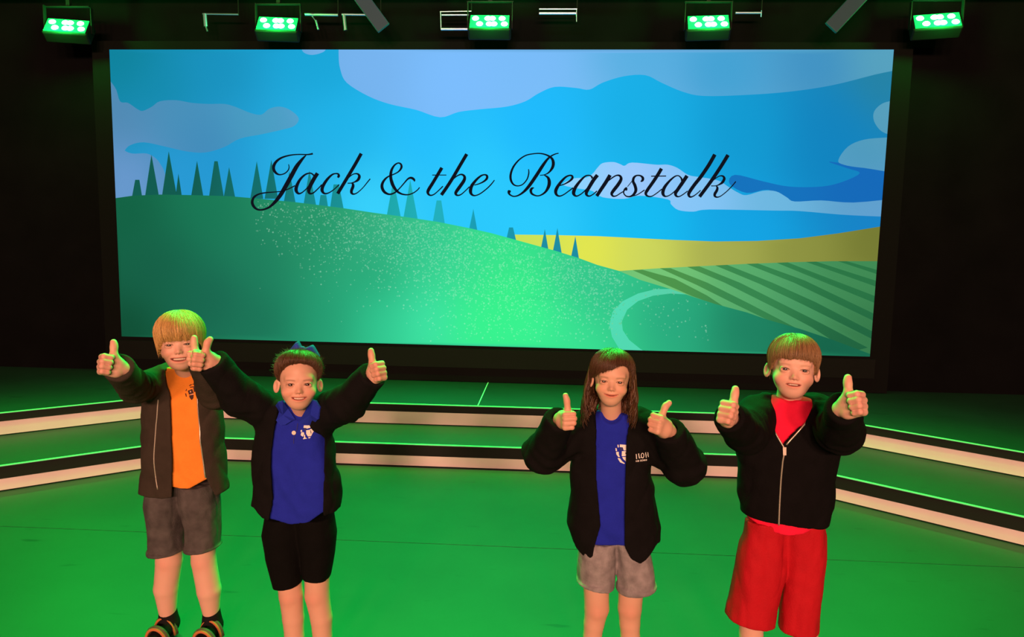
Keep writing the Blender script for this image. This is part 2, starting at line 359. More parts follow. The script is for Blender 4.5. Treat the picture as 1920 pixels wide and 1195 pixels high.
def emission_attr(name, strength=1.0):
    m = bpy.data.materials.new(name); m.use_nodes = True; nt = m.node_tree; nt.nodes.clear()
    o = nt.nodes.new('ShaderNodeOutputMaterial'); e = nt.nodes.new('ShaderNodeEmission'); a = nt.nodes.new('ShaderNodeAttribute'); a.attribute_name = 'Col'
    e.inputs['Strength'].default_value = strength
    nt.links.new(a.outputs['Color'], e.inputs['Color']); nt.links.new(e.outputs['Emission'], o.inputs['Surface'])
    return m
M_PIC = emission_attr('projected_picture')
sl, sr_ = scr(np.array(QUAD))[:2]; sb = scr(np.array(QUAD))[2:]
screen = empty('projection_screen', (X0, YSCR+0.02, 2*STEP_H), label='wide rear projection screen showing a painted hill landscape with script title', category='screen')
xl, xr = min(sl[0], sb[1][0])-0.0, max(sr_[0], sb[0][0]); zt, zb_ = max(sl[2], sr_[2]), min(sb[0][2], sb[1][2])
fr = MB()
fr.put(box_vf(((xl+xr)/2, YSCR+0.055, (zt+2*STEP_H)/2+0.0305), (xr-xl+0.30, 0.10, zt-2*STEP_H+0.05)))
child('screen_frame', fr.mesh('screen_frame'), mat('black_screen_surround', (0.0028, 0.003, 0.003), 0.85, spec=0.15), screen)
child('bottom_border', pyd('bottom_border', *box_vf(((xl+xr)/2, YSCR-0.006, zb_-0.10), (xr-xl+0.06, 0.02, 0.16))), mat('dark_border_cloth', (0.0035, 0.004, 0.0035), 0.8, spec=0.2), screen)
picture = child('picture', pic, M_PIC, screen)
# pale specks sprayed over the hill
Vs = []; Fs = []; Cs = []
hx = np.array([p[0] for p in hill_top]); hy = np.array([p[1] for p in hill_top])
for k in range(4600):
    x = random.gauss(910, 210); top = np.interp(x, hx, hy)
    dep = abs(random.gauss(0, 1))*(60+55*math.exp(-((x-930)/150)**2))
    y = top+4+dep
    if x < 480 or x > 1330 or y > 640 or (x > 1170 and random.random() < 0.75): continue
    r = random.uniform(0.7, 1.9)
    P = np.array([(x+r*math.cos(a), y+r*math.sin(a)) for a in np.linspace(0, 2*math.pi, 6, endpoint=False)])
    n = len(Vs); Vs += list(scr(P, 0.0006)); Fs.append(tuple(range(n, n+6)))
    base = idw(HILL, np.array([[x, y]]))[0]; g = random.uniform(0.07, 0.26)
    Cs += [base*(1-g)+g*np.array([0.55, 0.95, 0.75])]*6
sp = pyd('picture_specks', Vs, Fs); vcol(sp, np.array(Cs)); child('picture_specks', sp, M_PIC, picture, kind='stuff')

# title lettering: pen strokes with swelling width, (x, y, width) in enlarged-crop units
S = []
def st(ox, oy, k, *pts): S.append([(ox+x/k, oy+y/k, w/k) for x, y, w in pts])
A = (460, 280, 9.956); B = (580, 280, 9.956); C_ = (700, 280, 9.956); D = (820, 280, 9.956); E_ = (940, 280, 9.956); F_ = (1060, 280, 9.956); G = (1180, 280, 13.275); H = (1270, 280, 11.95)
st(*A, (808, 280, 14), (818, 340, 20), (795, 400, 22), (730, 455, 22), (640, 475, 26), (570, 440, 45), (530, 370, 55), (540, 290, 55), (600, 210, 45), (700, 150, 34), (850, 110, 26), (1000, 97, 22), (1150, 100, 24), (1230, 90, 30), (1262, 82, 34))
st(*A, (1135, 110, 20), (1060, 190, 50), (960, 320, 75), (860, 500, 80), (760, 680, 80), (660, 850, 75), (560, 980, 60), (450, 1080, 42), (330, 1128, 32), (230, 1125, 34), (160, 1070, 50), (130, 990, 52), (160, 900, 42), (250, 840, 30), (380, 812, 24), (520, 800, 20), (680, 785, 18), (800, 745, 20), (930, 680, 22))
st(*A, (1290, 500, 30), (1240, 455, 26), (1190, 448, 26), (1110, 480, 34), (1020, 570, 48), (960, 690, 62), (950, 770, 62), (990, 825, 40), (1050, 815, 24), (1140, 740, 22), (1220, 640, 26))
st(*A, (1350, 448, 70), (1290, 540, 72), (1215, 680, 72), (1185, 770, 65), (1205, 825, 40), (1270, 815, 26), (1370, 725, 22), (1430, 660, 24))
st(*B, (530, 530, 34), (550, 500, 48), (540, 464, 34), (490, 455, 24), (420, 480, 34), (330, 570, 50), (255, 690, 60), (240, 770, 60), (280, 825, 36), (350, 820, 24), (450, 760, 20), (560, 660, 22))
st(*B, (970, 80, 62), (870, 260, 62), (740, 480, 62), (620, 680, 62), (530, 830, 62))
st(*B, (700, 570, 18), (780, 490, 20), (850, 458, 22), (910, 465, 34), (935, 510, 52), (910, 570, 50), (850, 610, 28), (780, 632, 18), (715, 635, 18))
st(*B, (790, 632, 20), (815, 655, 45), (815, 700, 55), (790, 765, 55), (790, 815, 48), (830, 838, 28), (900, 810, 20), (1000, 720, 18), (1090, 610, 20), (1138, 552, 22))
st(*C_, (768, 605, 16), (765, 575, 40), (735, 545, 46), (690, 535, 40), (640, 560, 30), (570, 640, 24), (500, 720, 22), (430, 790, 26), (360, 830, 30), (290, 840, 34), (210, 800, 50), (165, 720, 56), (170, 640, 50), (220, 560, 38), (290, 505, 26), (400, 460, 22), (480, 410, 28), (525, 340, 42), (515, 280, 34), (465, 258, 26), (400, 295, 32), (345, 380, 46), (325, 480, 54), (335, 580, 58), (370, 680, 60), (440, 780, 46), (530, 835, 32), (640, 850, 24), (740, 820, 22), (820, 765, 20), (865, 712, 20))
st(*C_, (1280, 345, 62), (1200, 480, 60), (1110, 630, 60), (1030, 760, 60), (1020, 820, 48), (1060, 860, 30), (1130, 845, 22), (1220, 770, 20), (1300, 690, 22))
st(*C_, (1100, 482, 16), (1365, 482, 16))
st(*D, (550, 90, 62), (420, 310, 62), (280, 550, 62), (170, 720, 62), (75, 855, 62))
st(*D, (250, 610, 18), (340, 520, 22), (420, 475, 26), (475, 478, 36), (510, 520, 50), (495, 590, 60), (420, 700, 64), (350, 800, 58), (350, 845, 44), (390, 862, 28), (450, 840, 22), (530, 770, 20), (600, 700, 22))
st(*D, (690, 670, 18), (780, 645, 22), (870, 600, 32), (925, 545, 44), (925, 495, 40), (880, 476, 26), (810, 500, 34), (720, 580, 46), (640, 690, 60), (620, 790, 60), (650, 850, 40), (710, 865, 24), (800, 830, 22), (920, 740, 22), (1010, 650, 22), (1068, 575, 18))
st(*E_, (508, 372, 18), (512, 450, 24), (480, 560, 24), (400, 655, 22), (310, 685, 22), (230, 660, 30), (180, 580, 42), (175, 470, 42), (225, 330, 36), (330, 200, 28), (460, 115, 24), (600, 85, 22), (730, 80, 24), (850, 110, 30), (940, 170, 44), (970, 250, 56), (955, 340, 52), (890, 430, 30), (810, 475, 18), (720, 487, 16))
st(*E_, (800, 482, 16), (870, 530, 45), (895, 610, 62), (880, 700, 60), (820, 800, 40), (730, 860, 26), (650, 868, 26), (570, 830, 40), (550, 770, 50), (575, 730, 40), (612, 722, 12))
st(*E_, (1070, 75, 18), (1000, 92, 22), (920, 135, 30), (850, 200, 44), (770, 310, 58), (680, 450, 62), (580, 600, 62), (490, 720, 56), (400, 810, 40), (310, 865, 28), (230, 880, 24), (165, 852, 30), (140, 815, 46), (148, 785, 62), (152, 765, 40))
st(*E_, (1090, 680, 18), (1190, 645, 24), (1280, 590, 36), (1325, 540, 44), (1320, 500, 36), (1270, 490, 28), (1190, 530, 38), (1090, 640, 52), (1020, 760, 62), (1025, 840, 48), (1080, 875, 28), (1160, 850, 22), (1260, 780, 22), (1340, 720, 24))
st(*F_, (500, 545, 40), (490, 510, 28), (440, 488, 24), (370, 505, 30), (280, 590, 46), (190, 710, 60), (155, 800, 66), (165, 850, 50), (210, 875, 28), (280, 845, 22), (360, 780, 22), (450, 680, 24))
st(*F_, (600, 482, 68), (530, 570, 68), (450, 700, 66), (395, 800, 62), (400, 855, 44), (450, 875, 26), (520, 840, 20), (590, 780, 22))
st(*F_, (835, 482, 68), (760, 610, 68), (660, 760, 66), (585, 875, 62))
st(*F_, (780, 610, 18), (880, 530, 24), (960, 488, 26), (1020, 500, 40), (1040, 560, 56), (985, 660, 64), (900, 770, 62), (865, 830, 52), (890, 875, 32), (950, 870, 22), (1030, 820, 20), (1080, 790, 20))
st(*F_, (1158, 738, 44), (1135, 742, 66), (1102, 760, 34), (1088, 815, 24), (1130, 872, 24), (1200, 885, 28), (1270, 850, 44), (1315, 770, 56), (1300, 680, 56), (1265, 600, 50), (1280, 530, 44), (1330, 492, 28), (1400, 495, 30), (1445, 535, 48), (1440, 580, 46), (1405, 605, 20))
st(*F_, (1160, 700, 14), (1245, 595, 14))
st(*F_, (1250, 878, 16), (1350, 845, 18), (1480, 760, 20))
st(*G, (800, 480, 84), (700, 650, 84), (580, 830, 82), (460, 1000, 80), (410, 1090, 72), (430, 1150, 50), (500, 1178, 34), (580, 1160, 26), (700, 1080, 26), (810, 990, 26))
st(*G, (540, 672, 26), (915, 668, 26))
st(*G, (1310, 790, 50), (1290, 720, 40), (1220, 660, 28), (1130, 680, 36), (1000, 790, 54), (880, 940, 76), (835, 1060, 84), (850, 1140, 66), (910, 1175, 34), (1010, 1140, 26), (1130, 1045, 28), (1240, 930, 30))
st(*G, (1435, 660, 92), (1330, 820, 90), (1220, 980, 86), (1150, 1090, 80), (1165, 1160, 54), (1230, 1180, 30), (1330, 1130, 26), (1450, 1040, 26))
st(*H, (840, 118, 82), (700, 360, 82), (530, 610, 80), (380, 800, 78), (270, 960, 76), (255, 1030, 60), (290, 1070, 38), (360, 1050, 26), (450, 985, 22), (520, 920, 22))
st(*H, (1135, 128, 82), (980, 380, 80), (780, 680, 78), (620, 900, 76), (495, 1065, 76))
st(*H, (750, 750, 18), (860, 650, 22), (950, 600, 24), (1020, 605, 40), (1050, 660, 60), (1010, 740, 58), (940, 790, 34), (860, 820, 20), (755, 822, 22))
st(*H, (870, 825, 24), (895, 860, 48), (885, 920, 60), (840, 1000, 62), (840, 1050, 50), (890, 1075, 30), (970, 1050, 22), (1100, 950, 22), (1220, 830, 24), (1310, 722, 24))
def ribbon_px(stroke, n=7):
    P = np.array(smooth_poly([list(p) for p in stroke], n, False)); t = np.gradient(P[:, :2], axis=0); t /= np.linalg.norm(t, axis=1, keepdims=True)+1e-9
    nrm = np.stack([-t[:, 1], t[:, 0]], 1); w = np.maximum(P[:, 2:3], 1.0)*0.51
    return P[:, :2]+nrm*w, P[:, :2]-nrm*w
mb = MB()
for i, s_ in enumerate(S):
    L, R = ribbon_px(s_); dy = 0.0016+0.00002*i
    V = list(scr(L, dy))+list(scr(R, dy)); n = len(L)
    mb.put((V, [(k, k+1, n+k+1, n+k) for k in range(n-1)]))
child('title_lettering', mb.mesh('title_lettering'), mat('dark_navy_lettering', (0.002, 0.003, 0.012), 0.8, spec=0.05, emit=(0.1, 0.15, 0.5), estr=0.015), screen, label='dark script lettering of the story title')

# ---------------------------------------------------------------- green LED stage lights above the screen
M_LED = mat('green_led_lens', (0.2, 0.9, 0.4), 0.2, emit=(0.30, 1.0, 0.52), estr=16)
M_LEDBED = mat('green_led_face', (0.02, 0.3, 0.1), 0.3, emit=(0.0, 0.9, 0.16), estr=0.75)
TZ = at(960, 41, PAR_Y)[2]+0.30
ORD = ['leftmost', 'second from left', 'middle', 'second from right', 'rightmost']
shear = [0.55, 0.3, 0.1, -0.1, -0.42]
for k, (px, py) in enumerate(PAR_PX):
    p = at(px, py, PAR_Y)
    root = empty('stage_light', tuple(p), label=ORD[k]+' green LED stage light hanging above the screen', category='stage light', group='row of green stage lights')
    tilt = math.radians(-38); yaw = [0.22, 0.12, 0.02, -0.10, -0.24][k]
    Rm = np.array((Matrix.Rotation(yaw, 3, 'Z')@Matrix.Rotation(tilt, 3, 'X')))
    W, Hh = 0.30, 0.15
    def loc(x, y, z): return np.array(p)+Rm@np.array([x, y, z])
    hb = MB().put(box_vf(p+Rm@np.array([0, 0.05, 0]), (W+0.03, 0.10, Hh+0.03), Rm)); o = bevel(child('housing', hb.mesh('housing'), M_HOUSING, root), 0.012)
    child('led_face', pyd('led_face', *box_vf(p+Rm@np.array([0, -0.003, 0]), (W, 0.006, Hh), Rm)), M_LEDBED, root)
    for row, xs in ((0.034, (-0.11, -0.015, 0.02, 0.095)), (-0.034, (-0.075, 0.0, 0.035, 0.115))):
        for x in xs:
            V = [loc(x+0.022*math.cos(a), -0.012, row+0.022*math.sin(a)) for a in np.linspace(0, 2*math.pi, 14, endpoint=False)]+[loc(x+0.026*math.cos(a), -0.006, row+0.026*math.sin(a)) for a in np.linspace(0, 2*math.pi, 14, endpoint=False)]
            child('led_lens', pyd('led_lens', V, [tuple(range(14))]+[(i, 14+i, 14+(i+1) % 14, (i+1) % 14) for i in range(14)]), M_LED, root)
    yk = MB()
    for sx in (-1, 1): yk.put(box_vf(loc(sx*(W/2+0.022), 0.05, 0)+np.array([0, 0, 0.09]), (0.006, 0.03, 0.2)))
    yk.put(box_vf(loc(0, 0.05, 0)+np.array([0, 0, 0.19]), (W+0.06, 0.03, 0.006)))
    yk.put(box_vf((loc(0, 0.05, 0)[0], PAR_Y+0.05, (loc(0, 0.05, 0)[2]+0.19+TZ-0.025)/2), (0.03, 0.03, TZ-0.025-loc(0, 0.05, 0)[2]-0.19)))
    child('yoke', yk.mesh('yoke'), M_HOUSING, root)
truss = MB(); tz = TZ
for dz, dy in ((0, 0.05), (0.22, 0.05)): truss.put(tube_vf([(-6.9, PAR_Y+dy, tz+dz), (6.9, PAR_Y+dy, tz+dz)], 0.024, 10))
add('lighting_bar', truss.mesh('lighting_bar'), M_HOUSING, label='black twin pipe lighting bar carrying the green stage lights', category='lighting bar')
# hanging metal brackets whose edges catch the light
def bracket(bars, label, Y=5.56):
    c = at(*bars[0][0], Y); root = empty('pipe_bracket', tuple(c), label=label, category='bracket')
    for (a, b, w) in bars:
        A_, B_ = at(*a, Y), at(*b, Y); child('bar', pyd('bar', *tube_vf([A_, B_], w*Y/FPX/2, 8)), M_METAL, root)
    T_ = at(*bars[0][1], Y); child('hanger', pyd('hanger', *tube_vf([T_, (T_[0], T_[1], 4.6)], 0.004, 6)), M_HOUSING, root)
bracket([((380, 26), (447, 27), 3), ((384, 26), (386, 50), 7), ((386, 50), (389, 59), 3)], 'pale metal bracket hanging right of the leftmost green light')
bracket([((572, 27), (634, 28), 5), ((584, 28), (592, 40), 2), ((592, 38), (597, 56), 4)], 'bright metal bracket just right of the second green light')
bracket([((641, 27), (714, 28), 4), ((645, 28), (648, 57), 6)], 'metal bracket crossing the left grey strut')
bracket([((825, 22), (884, 21), 2), ((828, 28), (879, 28), 3), ((826, 22), (827, 55), 2), ((827, 54.5), (893, 54.5), 5)], 'rectangular metal bracket left of the middle green light')
bracket([((1011, 17), (1082, 17), 3), ((1011, 25), (1080, 25), 5), ((1081, 17), (1081, 41), 2)], 'double barred metal bracket right of the middle green light')
bracket([((1379, 24), (1428, 24), 4), ((1428, 20), (1427, 32), 2)], 'short metal bracket right of the fourth green light')
M_STRUT = mat('blue_grey_strut', (0.016, 0.06, 0.11), 0.6)
for (a, b, lab) in (((560, -165), (716, 48), 'slanted blue grey strut above the left part of the screen'), ((1760, -165), (1562, 48), 'slanted blue grey strut above the right part of the screen')):
    A_, B_ = at(*a, 5.3), at(*b, 5.3); d = (B_-A_)/np.linalg.norm(B_-A_); n = np.cross(d, [0, 1, 0])
    V, F = box_vf((0, 0, 0), (0.11, 0.03, np.linalg.norm(B_-A_)+0.05)); Rm = np.stack([n, [0, 1, 0], d], 1)
    o = add('hanging_strut', pyd('hanging_strut', np.array(V)@Rm.T+(A_+B_)/2, F), M_STRUT, label=lab, category='strut'); bevel(o, 0.006)
# ================================================================ people: implicit-surface modelling
def v3(*a): return np.array(a, float)
def norm(v): v = np.asarray(v, float); return v/np.linalg.norm(v)
def smin(a, b, k):
    h = np.clip(0.5+0.5*(b-a)/k, 0, 1); return b*(1-h)+a*h-k*h*(1-h)
def smax(a, b, k): return -smin(-a, -b, k)
def cone(P, a, b, ra, rb):
    a = np.asarray(a, float); ab = np.asarray(b, float)-a; q = P-a
    t = np.clip(q@ab/(ab@ab), 0, 1)
    return np.linalg.norm(q-t[:, None]*ab, axis=1)-(ra+(rb-ra)*t)
def chain(P, pts, rad, k=0.01):
    d = None
    for i in range(len(pts)-1):
        e = cone(P, pts[i], pts[i+1], rad[i], rad[i+1]); d = e if d is None else smin(d, e, k)
    return d
def ell(P, c, r):
    q = (P-np.asarray(c, float))/np.asarray(r, float); k0 = np.linalg.norm(q, axis=1)+1e-9; k1 = np.linalg.norm(q/np.asarray(r, float), axis=1)+1e-9
    return k0*(k0-1)/k1
def rbox(P, c, h, r):
    q = np.abs(P-np.asarray(c, float))-np.asarray(h, float)+r
    return np.linalg.norm(np.maximum(q, 0), axis=1)+np.minimum(q.max(1), 0)-r
def loft(P, rows, n=2.4, grow=0.0):
    """rows: (z, x_left, x_right, y_mid, half_depth) from top to bottom"""
    rows = sorted(rows, key=lambda r: r[0]); z = np.array([r[0] for r in rows])
    f = lambda i: np.interp(P[:, 2], z, np.array([r[i] for r in rows]))
    xl, xr, ym, hd = f(1), f(2), f(3), f(4); a = (xr-xl)/2+grow; b = hd+grow
    rr = (np.abs((P[:, 0]-(xl+xr)/2)/a)**n+np.abs((P[:, 1]-ym)/b)**n)**(1/n)
    d = (rr-1)*np.minimum(a, b)
    return np.maximum(d, np.maximum(P[:, 2]-z[-1], z[0]-P[:, 2]))
_tab = rng.random(4096).astype(np.float32)
def vnoise(P):
    """smooth value noise, -1..1"""
    I = np.floor(P).astype(np.int64); f = P-I; f = f*f*(3-2*f); out = 0.0
    for dx in (0, 1):
        for dy in (0, 1):
            for dz in (0, 1):
                h = ((I[:, 0]+dx)*73856093 ^ (I[:, 1]+dy)*19349663 ^ (I[:, 2]+dz)*83492791) & 4095
                out = out+_tab[h]*(f[:, 0] if dx else 1-f[:, 0])*(f[:, 1] if dy else 1-f[:, 1])*(f[:, 2] if dz else 1-f[:, 2])
    return out*2-1
def mesh_sdf(name, fn, lo, hi, h, zfine=None, hz2=None):
    """sparse surface nets of fn over a box; z spacing h above zfine and hz2 below it"""
    B = 4
    lo = np.asarray(lo, float); hi = np.asarray(hi, float)
    axes = [lo[i]+h*np.arange(int(math.ceil((hi[i]-lo[i])/h/B))*B+1) for i in range(2)]
    if zfine is None: zs = lo[2]+h*np.arange(int(math.ceil((hi[2]-lo[2])/h/B))*B+1)
    else:
        up = np.arange(zfine, hi[2]+h, h); dn = np.arange(zfine-hz2, lo[2]-hz2, -hz2)[::-1]; zs = np.concatenate([dn, up])
        zs = np.concatenate([zs, zs[-1]+h*np.arange(1, (-(len(zs)-1)) % B+1)])
    axes.append(zs); X, Y, Z = axes
    nb = [(len(a)-1)//B for a in axes]
    cx = [a[B//2::B][:n] for a, n in zip(axes, nb)]
    G = np.stack(np.meshgrid(*cx, indexing='ij'), -1).reshape(-1, 3)
    hmax = max(h, hz2 or h)
    dc = np.concatenate([fn(c) for c in np.array_split(G, max(1, len(G)//200000))])
    act = np.nonzero(np.abs(dc) < hmax*B*1.15)[0]
    bi = np.stack(np.unravel_index(act, nb), 1)
    o = np.stack(np.meshgrid(*[np.arange(B+1)]*3, indexing='ij'), -1).reshape(-1, 3)
    I = (bi[:, None, :]*B+o[None]).reshape(-1, 3)
    P = np.stack([X[I[:, 0]], Y[I[:, 1]], Z[I[:, 2]]], 1)
    D = np.concatenate([fn(c) for c in np.array_split(P, max(1, len(P)//200000))]).reshape(-1, B+1, B+1, B+1)
    P = P.reshape(-1, B+1, B+1, B+1, 3)
    N = np.array([len(X), len(Y), len(Z)], np.int64)
    corners = [(a, b, c) for a in (0, 1) for b in (0, 1) for c in (0, 1)]
    sl = lambda A, c: A[:, c[0]:c[0]+B, c[1]:c[1]+B, c[2]:c[2]+B]
    neg = sum((sl(D, c) < 0).astype(int) for c in corners)
    cell = (neg > 0) & (neg < 8); ci = np.argwhere(cell)
    g = bi[ci[:, 0]]*B+ci[:, 1:]; key = (g[:, 0]*N[1]+g[:, 1])*N[2]+g[:, 2]
    cd = {c: sl(D, c)[cell] for c in corners}; cp = {c: sl(P, c)[cell] for c in corners}
    acc = np.zeros((len(ci), 3)); cnt = np.zeros(len(ci))
    for c in corners:
        for ax in range(3):
            if c[ax] == 0:
                e = list(c); e[ax] = 1; e = tuple(e); d0, d1 = cd[c], cd[e]; cr = (d0 < 0) != (d1 < 0)
                t = np.where(cr, d0/(d0-d1+1e-12), 0)[:, None]
                acc += np.where(cr[:, None], cp[c]*(1-t)+cp[e]*t, 0); cnt += cr
    V = acc/cnt[:, None]
    order = np.argsort(key); key = key[order]; V = V[order]; cd0 = cd[(0, 0, 0)][order]; g = g[order]
    Q = []
    stride = [N[1]*N[2], N[2], 1]
    for ax in range(3):
        e = [0, 0, 0]; e[ax] = 1; d1 = cd[tuple(e)][order]; cr = (cd0 < 0) != (d1 < 0)
        u, w = [(1, 2), (2, 0), (0, 1)][ax]
        k0 = key[cr]; ks = [k0, k0-stride[u], k0-stride[u]-stride[w], k0-stride[w]]
        ids = [np.clip(np.searchsorted(key, k), 0, len(key)-1) for k in ks]
        ok = np.all([key[i] == k for i, k in zip(ids, ks)], axis=0)
        q = np.stack(ids, 1)[ok]; fl = (cd0[cr] < 0)[ok]
        q[~fl] = q[~fl][:, ::-1]; Q.append(q)
    return npmesh(name, V, np.concatenate(Q)), V
def march(fn, x, z, y0, y1, n=160):
    """front-most surface y of fn on the line (x, z)"""
    ys_ = np.linspace(y0, y1, n); P = np.stack([np.full(n, x), ys_, np.full(n, z)], 1); d = fn(P)
    i = np.nonzero(d < 0)[0]
    if len(i) == 0: return None
    i = i[0]
    if i == 0: return ys_[0]
    t = d[i-1]/(d[i-1]-d[i]); return ys_[i-1]+(ys_[i]-ys_[i-1])*t
def march_many(fn, XZ, y0, y1, n=120):
    XZ = np.asarray(XZ, float); ys_ = np.linspace(y0, y1, n)
    P = np.stack([np.repeat(XZ[:, 0], n), np.tile(ys_, len(XZ)), np.repeat(XZ[:, 1], n)], 1)
    d = fn(P).reshape(-1, n); neg = d < 0; i = np.where(neg.any(1), neg.argmax(1), n-1)
    i = np.maximum(i, 1); r = np.arange(len(XZ)); a, b = d[r, i-1], d[r, i]
    t = np.clip(a/(a-b+1e-12), 0, 1); return ys_[i-1]+(ys_[i]-ys_[i-1])*t

# ---- head in its own frame: x to the picture's right, -y to the camera, z up, chin -0.10, crown +0.10
def head_sdf(Q, c):
    X = np.abs(Q[:, 0]); S_ = np.stack([X, Q[:, 1], Q[:, 2]], 1)
    fw = c.get('face_w', 1.0); jaw = c.get('jaw', 1.0); smile = c.get('smile', 1.0)
    d = ell(S_, (0, 0.012, 0.030), (0.0705, 0.086, 0.072))
    d = smin(d, ell(S_, (0, -0.014, -0.028), (0.059*fw, 0.062, 0.066)), 0.022)
    d = smin(d, ell(S_, (0, -0.040, -0.074), (0.033*jaw, 0.030, 0.027)), 0.028)
    d = smin(d, ell(S_, (0.0355*fw, -0.047-0.003*smile, -0.040+0.005*smile), (0.022, 0.021, 0.019)), 0.017)
    d = smin(d, ell(S_, (0.020, -0.058, 0.014), (0.026, 0.012, 0.010)), 0.018)
    # eye sockets, lids, slit
    ex, ez = c.get('eye_x', 0.0295), c.get('eye_z', -0.008)
    d = smax(d, -ell(S_, (ex, -0.086, ez), (0.017, 0.0135, 0.0105)), 0.011)
    d = smin(d, ell(S_, (ex, -0.0625, ez-0.0005), (0.0158, 0.0135, 0.0128)), 0.004)
    # nose
    d = smin(d, cone(S_, (0, -0.068, -0.010), (0, -0.0815, -0.0305), 0.0050, 0.0080), 0.011)
    d = smin(d, ell(S_, (0.0086, -0.0745, -0.0340), (0.0056, 0.0075, 0.0052)), 0.006)
    d = smax(d, -ell(S_, (0.0050, -0.0800, -0.0405), (0.0030, 0.0050, 0.0030)), 0.003)
    # mouth: curved coordinate so that corners rise with the smile
    mz = c.get('mouth_z', -0.058); cur = c.get('mouth_curve', 6.0); mw = c.get('mouth_w', 0.024); op = c.get('mouth_open', 0.004)
    Zm = Q[:, 2]-mz-cur*Q[:, 0]**2; T = np.stack([X, Q[:, 1]-8.5*Q[:, 0]**2, Zm], 1)
    d = smin(d, ell(T, (0, -0.0690, 0.0042+op*0.8), (mw*0.92, 0.0072, 0.0034)), 0.006)
    d = smin(d, ell(T, (0, -0.0680, -0.0046-op), (mw*0.80, 0.0092, 0.0042)), 0.007)
    d = smax(d, -ell(T, (0, -0.080, 0), (mw, 0.017, max(op, 0.0017))), 0.0025)
    if smile > 0.3:
        ck = np.abs(cone(S_, (0.016, -0.079, -0.036), (mw+0.011, -0.066, -0.058), 0.001, 0.001))
        d = d+0.0013*smile*np.exp(-(ck/0.004)**2)
    # eye slit
    er = c.get('eye_open', 0.0036); sl = (S_[:, 2]-ez)-c.get('eye_arch', 4.0)*(0.012**2-(X-ex)**2)
    d = smax(d, -ell(np.stack([X, Q[:, 1], sl], 1), (ex, -0.078, 0.0), (0.0128, 0.017, er)), 0.0015)
    # ears
    eo = c.get('ear_out', 0.010); a = S_-np.array([0.0665, 0.012, -0.018]); th = c.get('ear_flare', 0.55)
    u = a[:, 0]*math.cos(th)-a[:, 1]*math.sin(th); w = a[:, 0]*math.sin(th)+a[:, 1]*math.cos(th)
    E3 = np.stack([u, w, a[:, 2]+0.25*w], 1)
    ear = ell(E3, (0.004, 0.012, 0.002), (0.0060, 0.0165, 0.0255))
    ear = smax(ear, -ell(E3, (0.011, 0.012, 0.003), (0.0065, 0.0100, 0.0165)), 0.003)
    return smin(d, ear, 0.004)
def head_paint(Q, c, base):
    """own colours of the face: lips, cheeks, brows, lashes; also shade painted under the eyes"""
    X = np.abs(Q[:, 0]); C = np.repeat(base[None], len(Q), 0); front = np.clip((-Q[:, 1]-0.02)/0.03, 0, 1)
    def mixc(w, col): nonlocal C; w = np.clip(w, 0, 1)[:, None]; C = C*(1-w)+np.asarray(col)*w
    ck = np.exp(-(((X-0.037)/0.018)**2+((Q[:, 2]+0.036)/0.016)**2)); mixc(0.40*ck*front, base*np.array([1.05, 0.66, 0.62]))
    ns = np.exp(-((X/0.013)**2+((Q[:, 2]+0.033)/0.010)**2)); mixc(0.30*ns*front, base*np.array([1.0, 0.70, 0.66]))
    mz, cur, mw, op = c.get('mouth_z', -0.058), c.get('mouth_curve', 6.0), c.get('mouth_w', 0.024), c.get('mouth_open', 0.004)
    Zm = Q[:, 2]-mz-cur*Q[:, 0]**2; wid = np.clip(1-(X/(mw*1.08))**4, 0, 1)
    lip = wid*np.clip(1.5-np.abs(Zm+0.0008)/((op+0.0075)*(1-0.45*(X/mw)**2)+1e-4)*1.25, 0, 1)*(Q[:, 1] < -0.055)
    mixc(0.8*lip, c.get('lip', base*np.array([0.92, 0.48, 0.46])))
    inner = np.clip(1.6-np.abs(Zm)/(op*np.sqrt(np.clip(1-(X/mw)**2, 0, 1))+0.0003)*1.1, 0, 1)*(X < mw)*(Q[:, 1] < -0.04); mixc(inner*1.0, (0.20, 0.045, 0.035))
    ex, ez, er = c.get('eye_x', 0.0295), c.get('eye_z', -0.008), c.get('eye_open', 0.0036)
    arch = c.get('eye_arch', 4.0)*(0.012**2-(X-ex)**2); up = ez+arch+er*np.sqrt(np.clip(1-((X-ex)/0.0135)**2, 0, 1))
    lash = np.exp(-((Q[:, 2]-up-0.0006)/0.0016)**2)*(np.abs(X-ex) < 0.0145)*front; mixc(0.85*lash, c.get('lash', (0.035, 0.018, 0.012)))
    lowl = np.exp(-((Q[:, 2]-(2*ez+2*arch-up)-0.0)/0.0014)**2)*(np.abs(X-ex) < 0.0125)*front; mixc(0.22*lowl, base*0.5)  # this line and the next paint under-eye shadow into the skin
    sh = np.exp(-(((X-ex)/0.014)**2+((Q[:, 2]-ez+0.0085)/0.004)**2)); mixc(0.15*sh*front, base*np.array([0.92, 0.6, 0.58]))
    bz = ez+c.get('brow_h', 0.0175)+0.0030*np.cos((X-ex-0.003)/0.016*1.1)-0.0030
    br = np.exp(-((Q[:, 2]-bz)/0.0026)**2)*np.clip((X-0.011)/0.006, 0, 1)*np.clip((0.049-X)/0.008, 0, 1)*front; mixc(c.get('brow_s', 0.6)*br, c.get('brow', (0.09, 0.045, 0.022)))
    return C
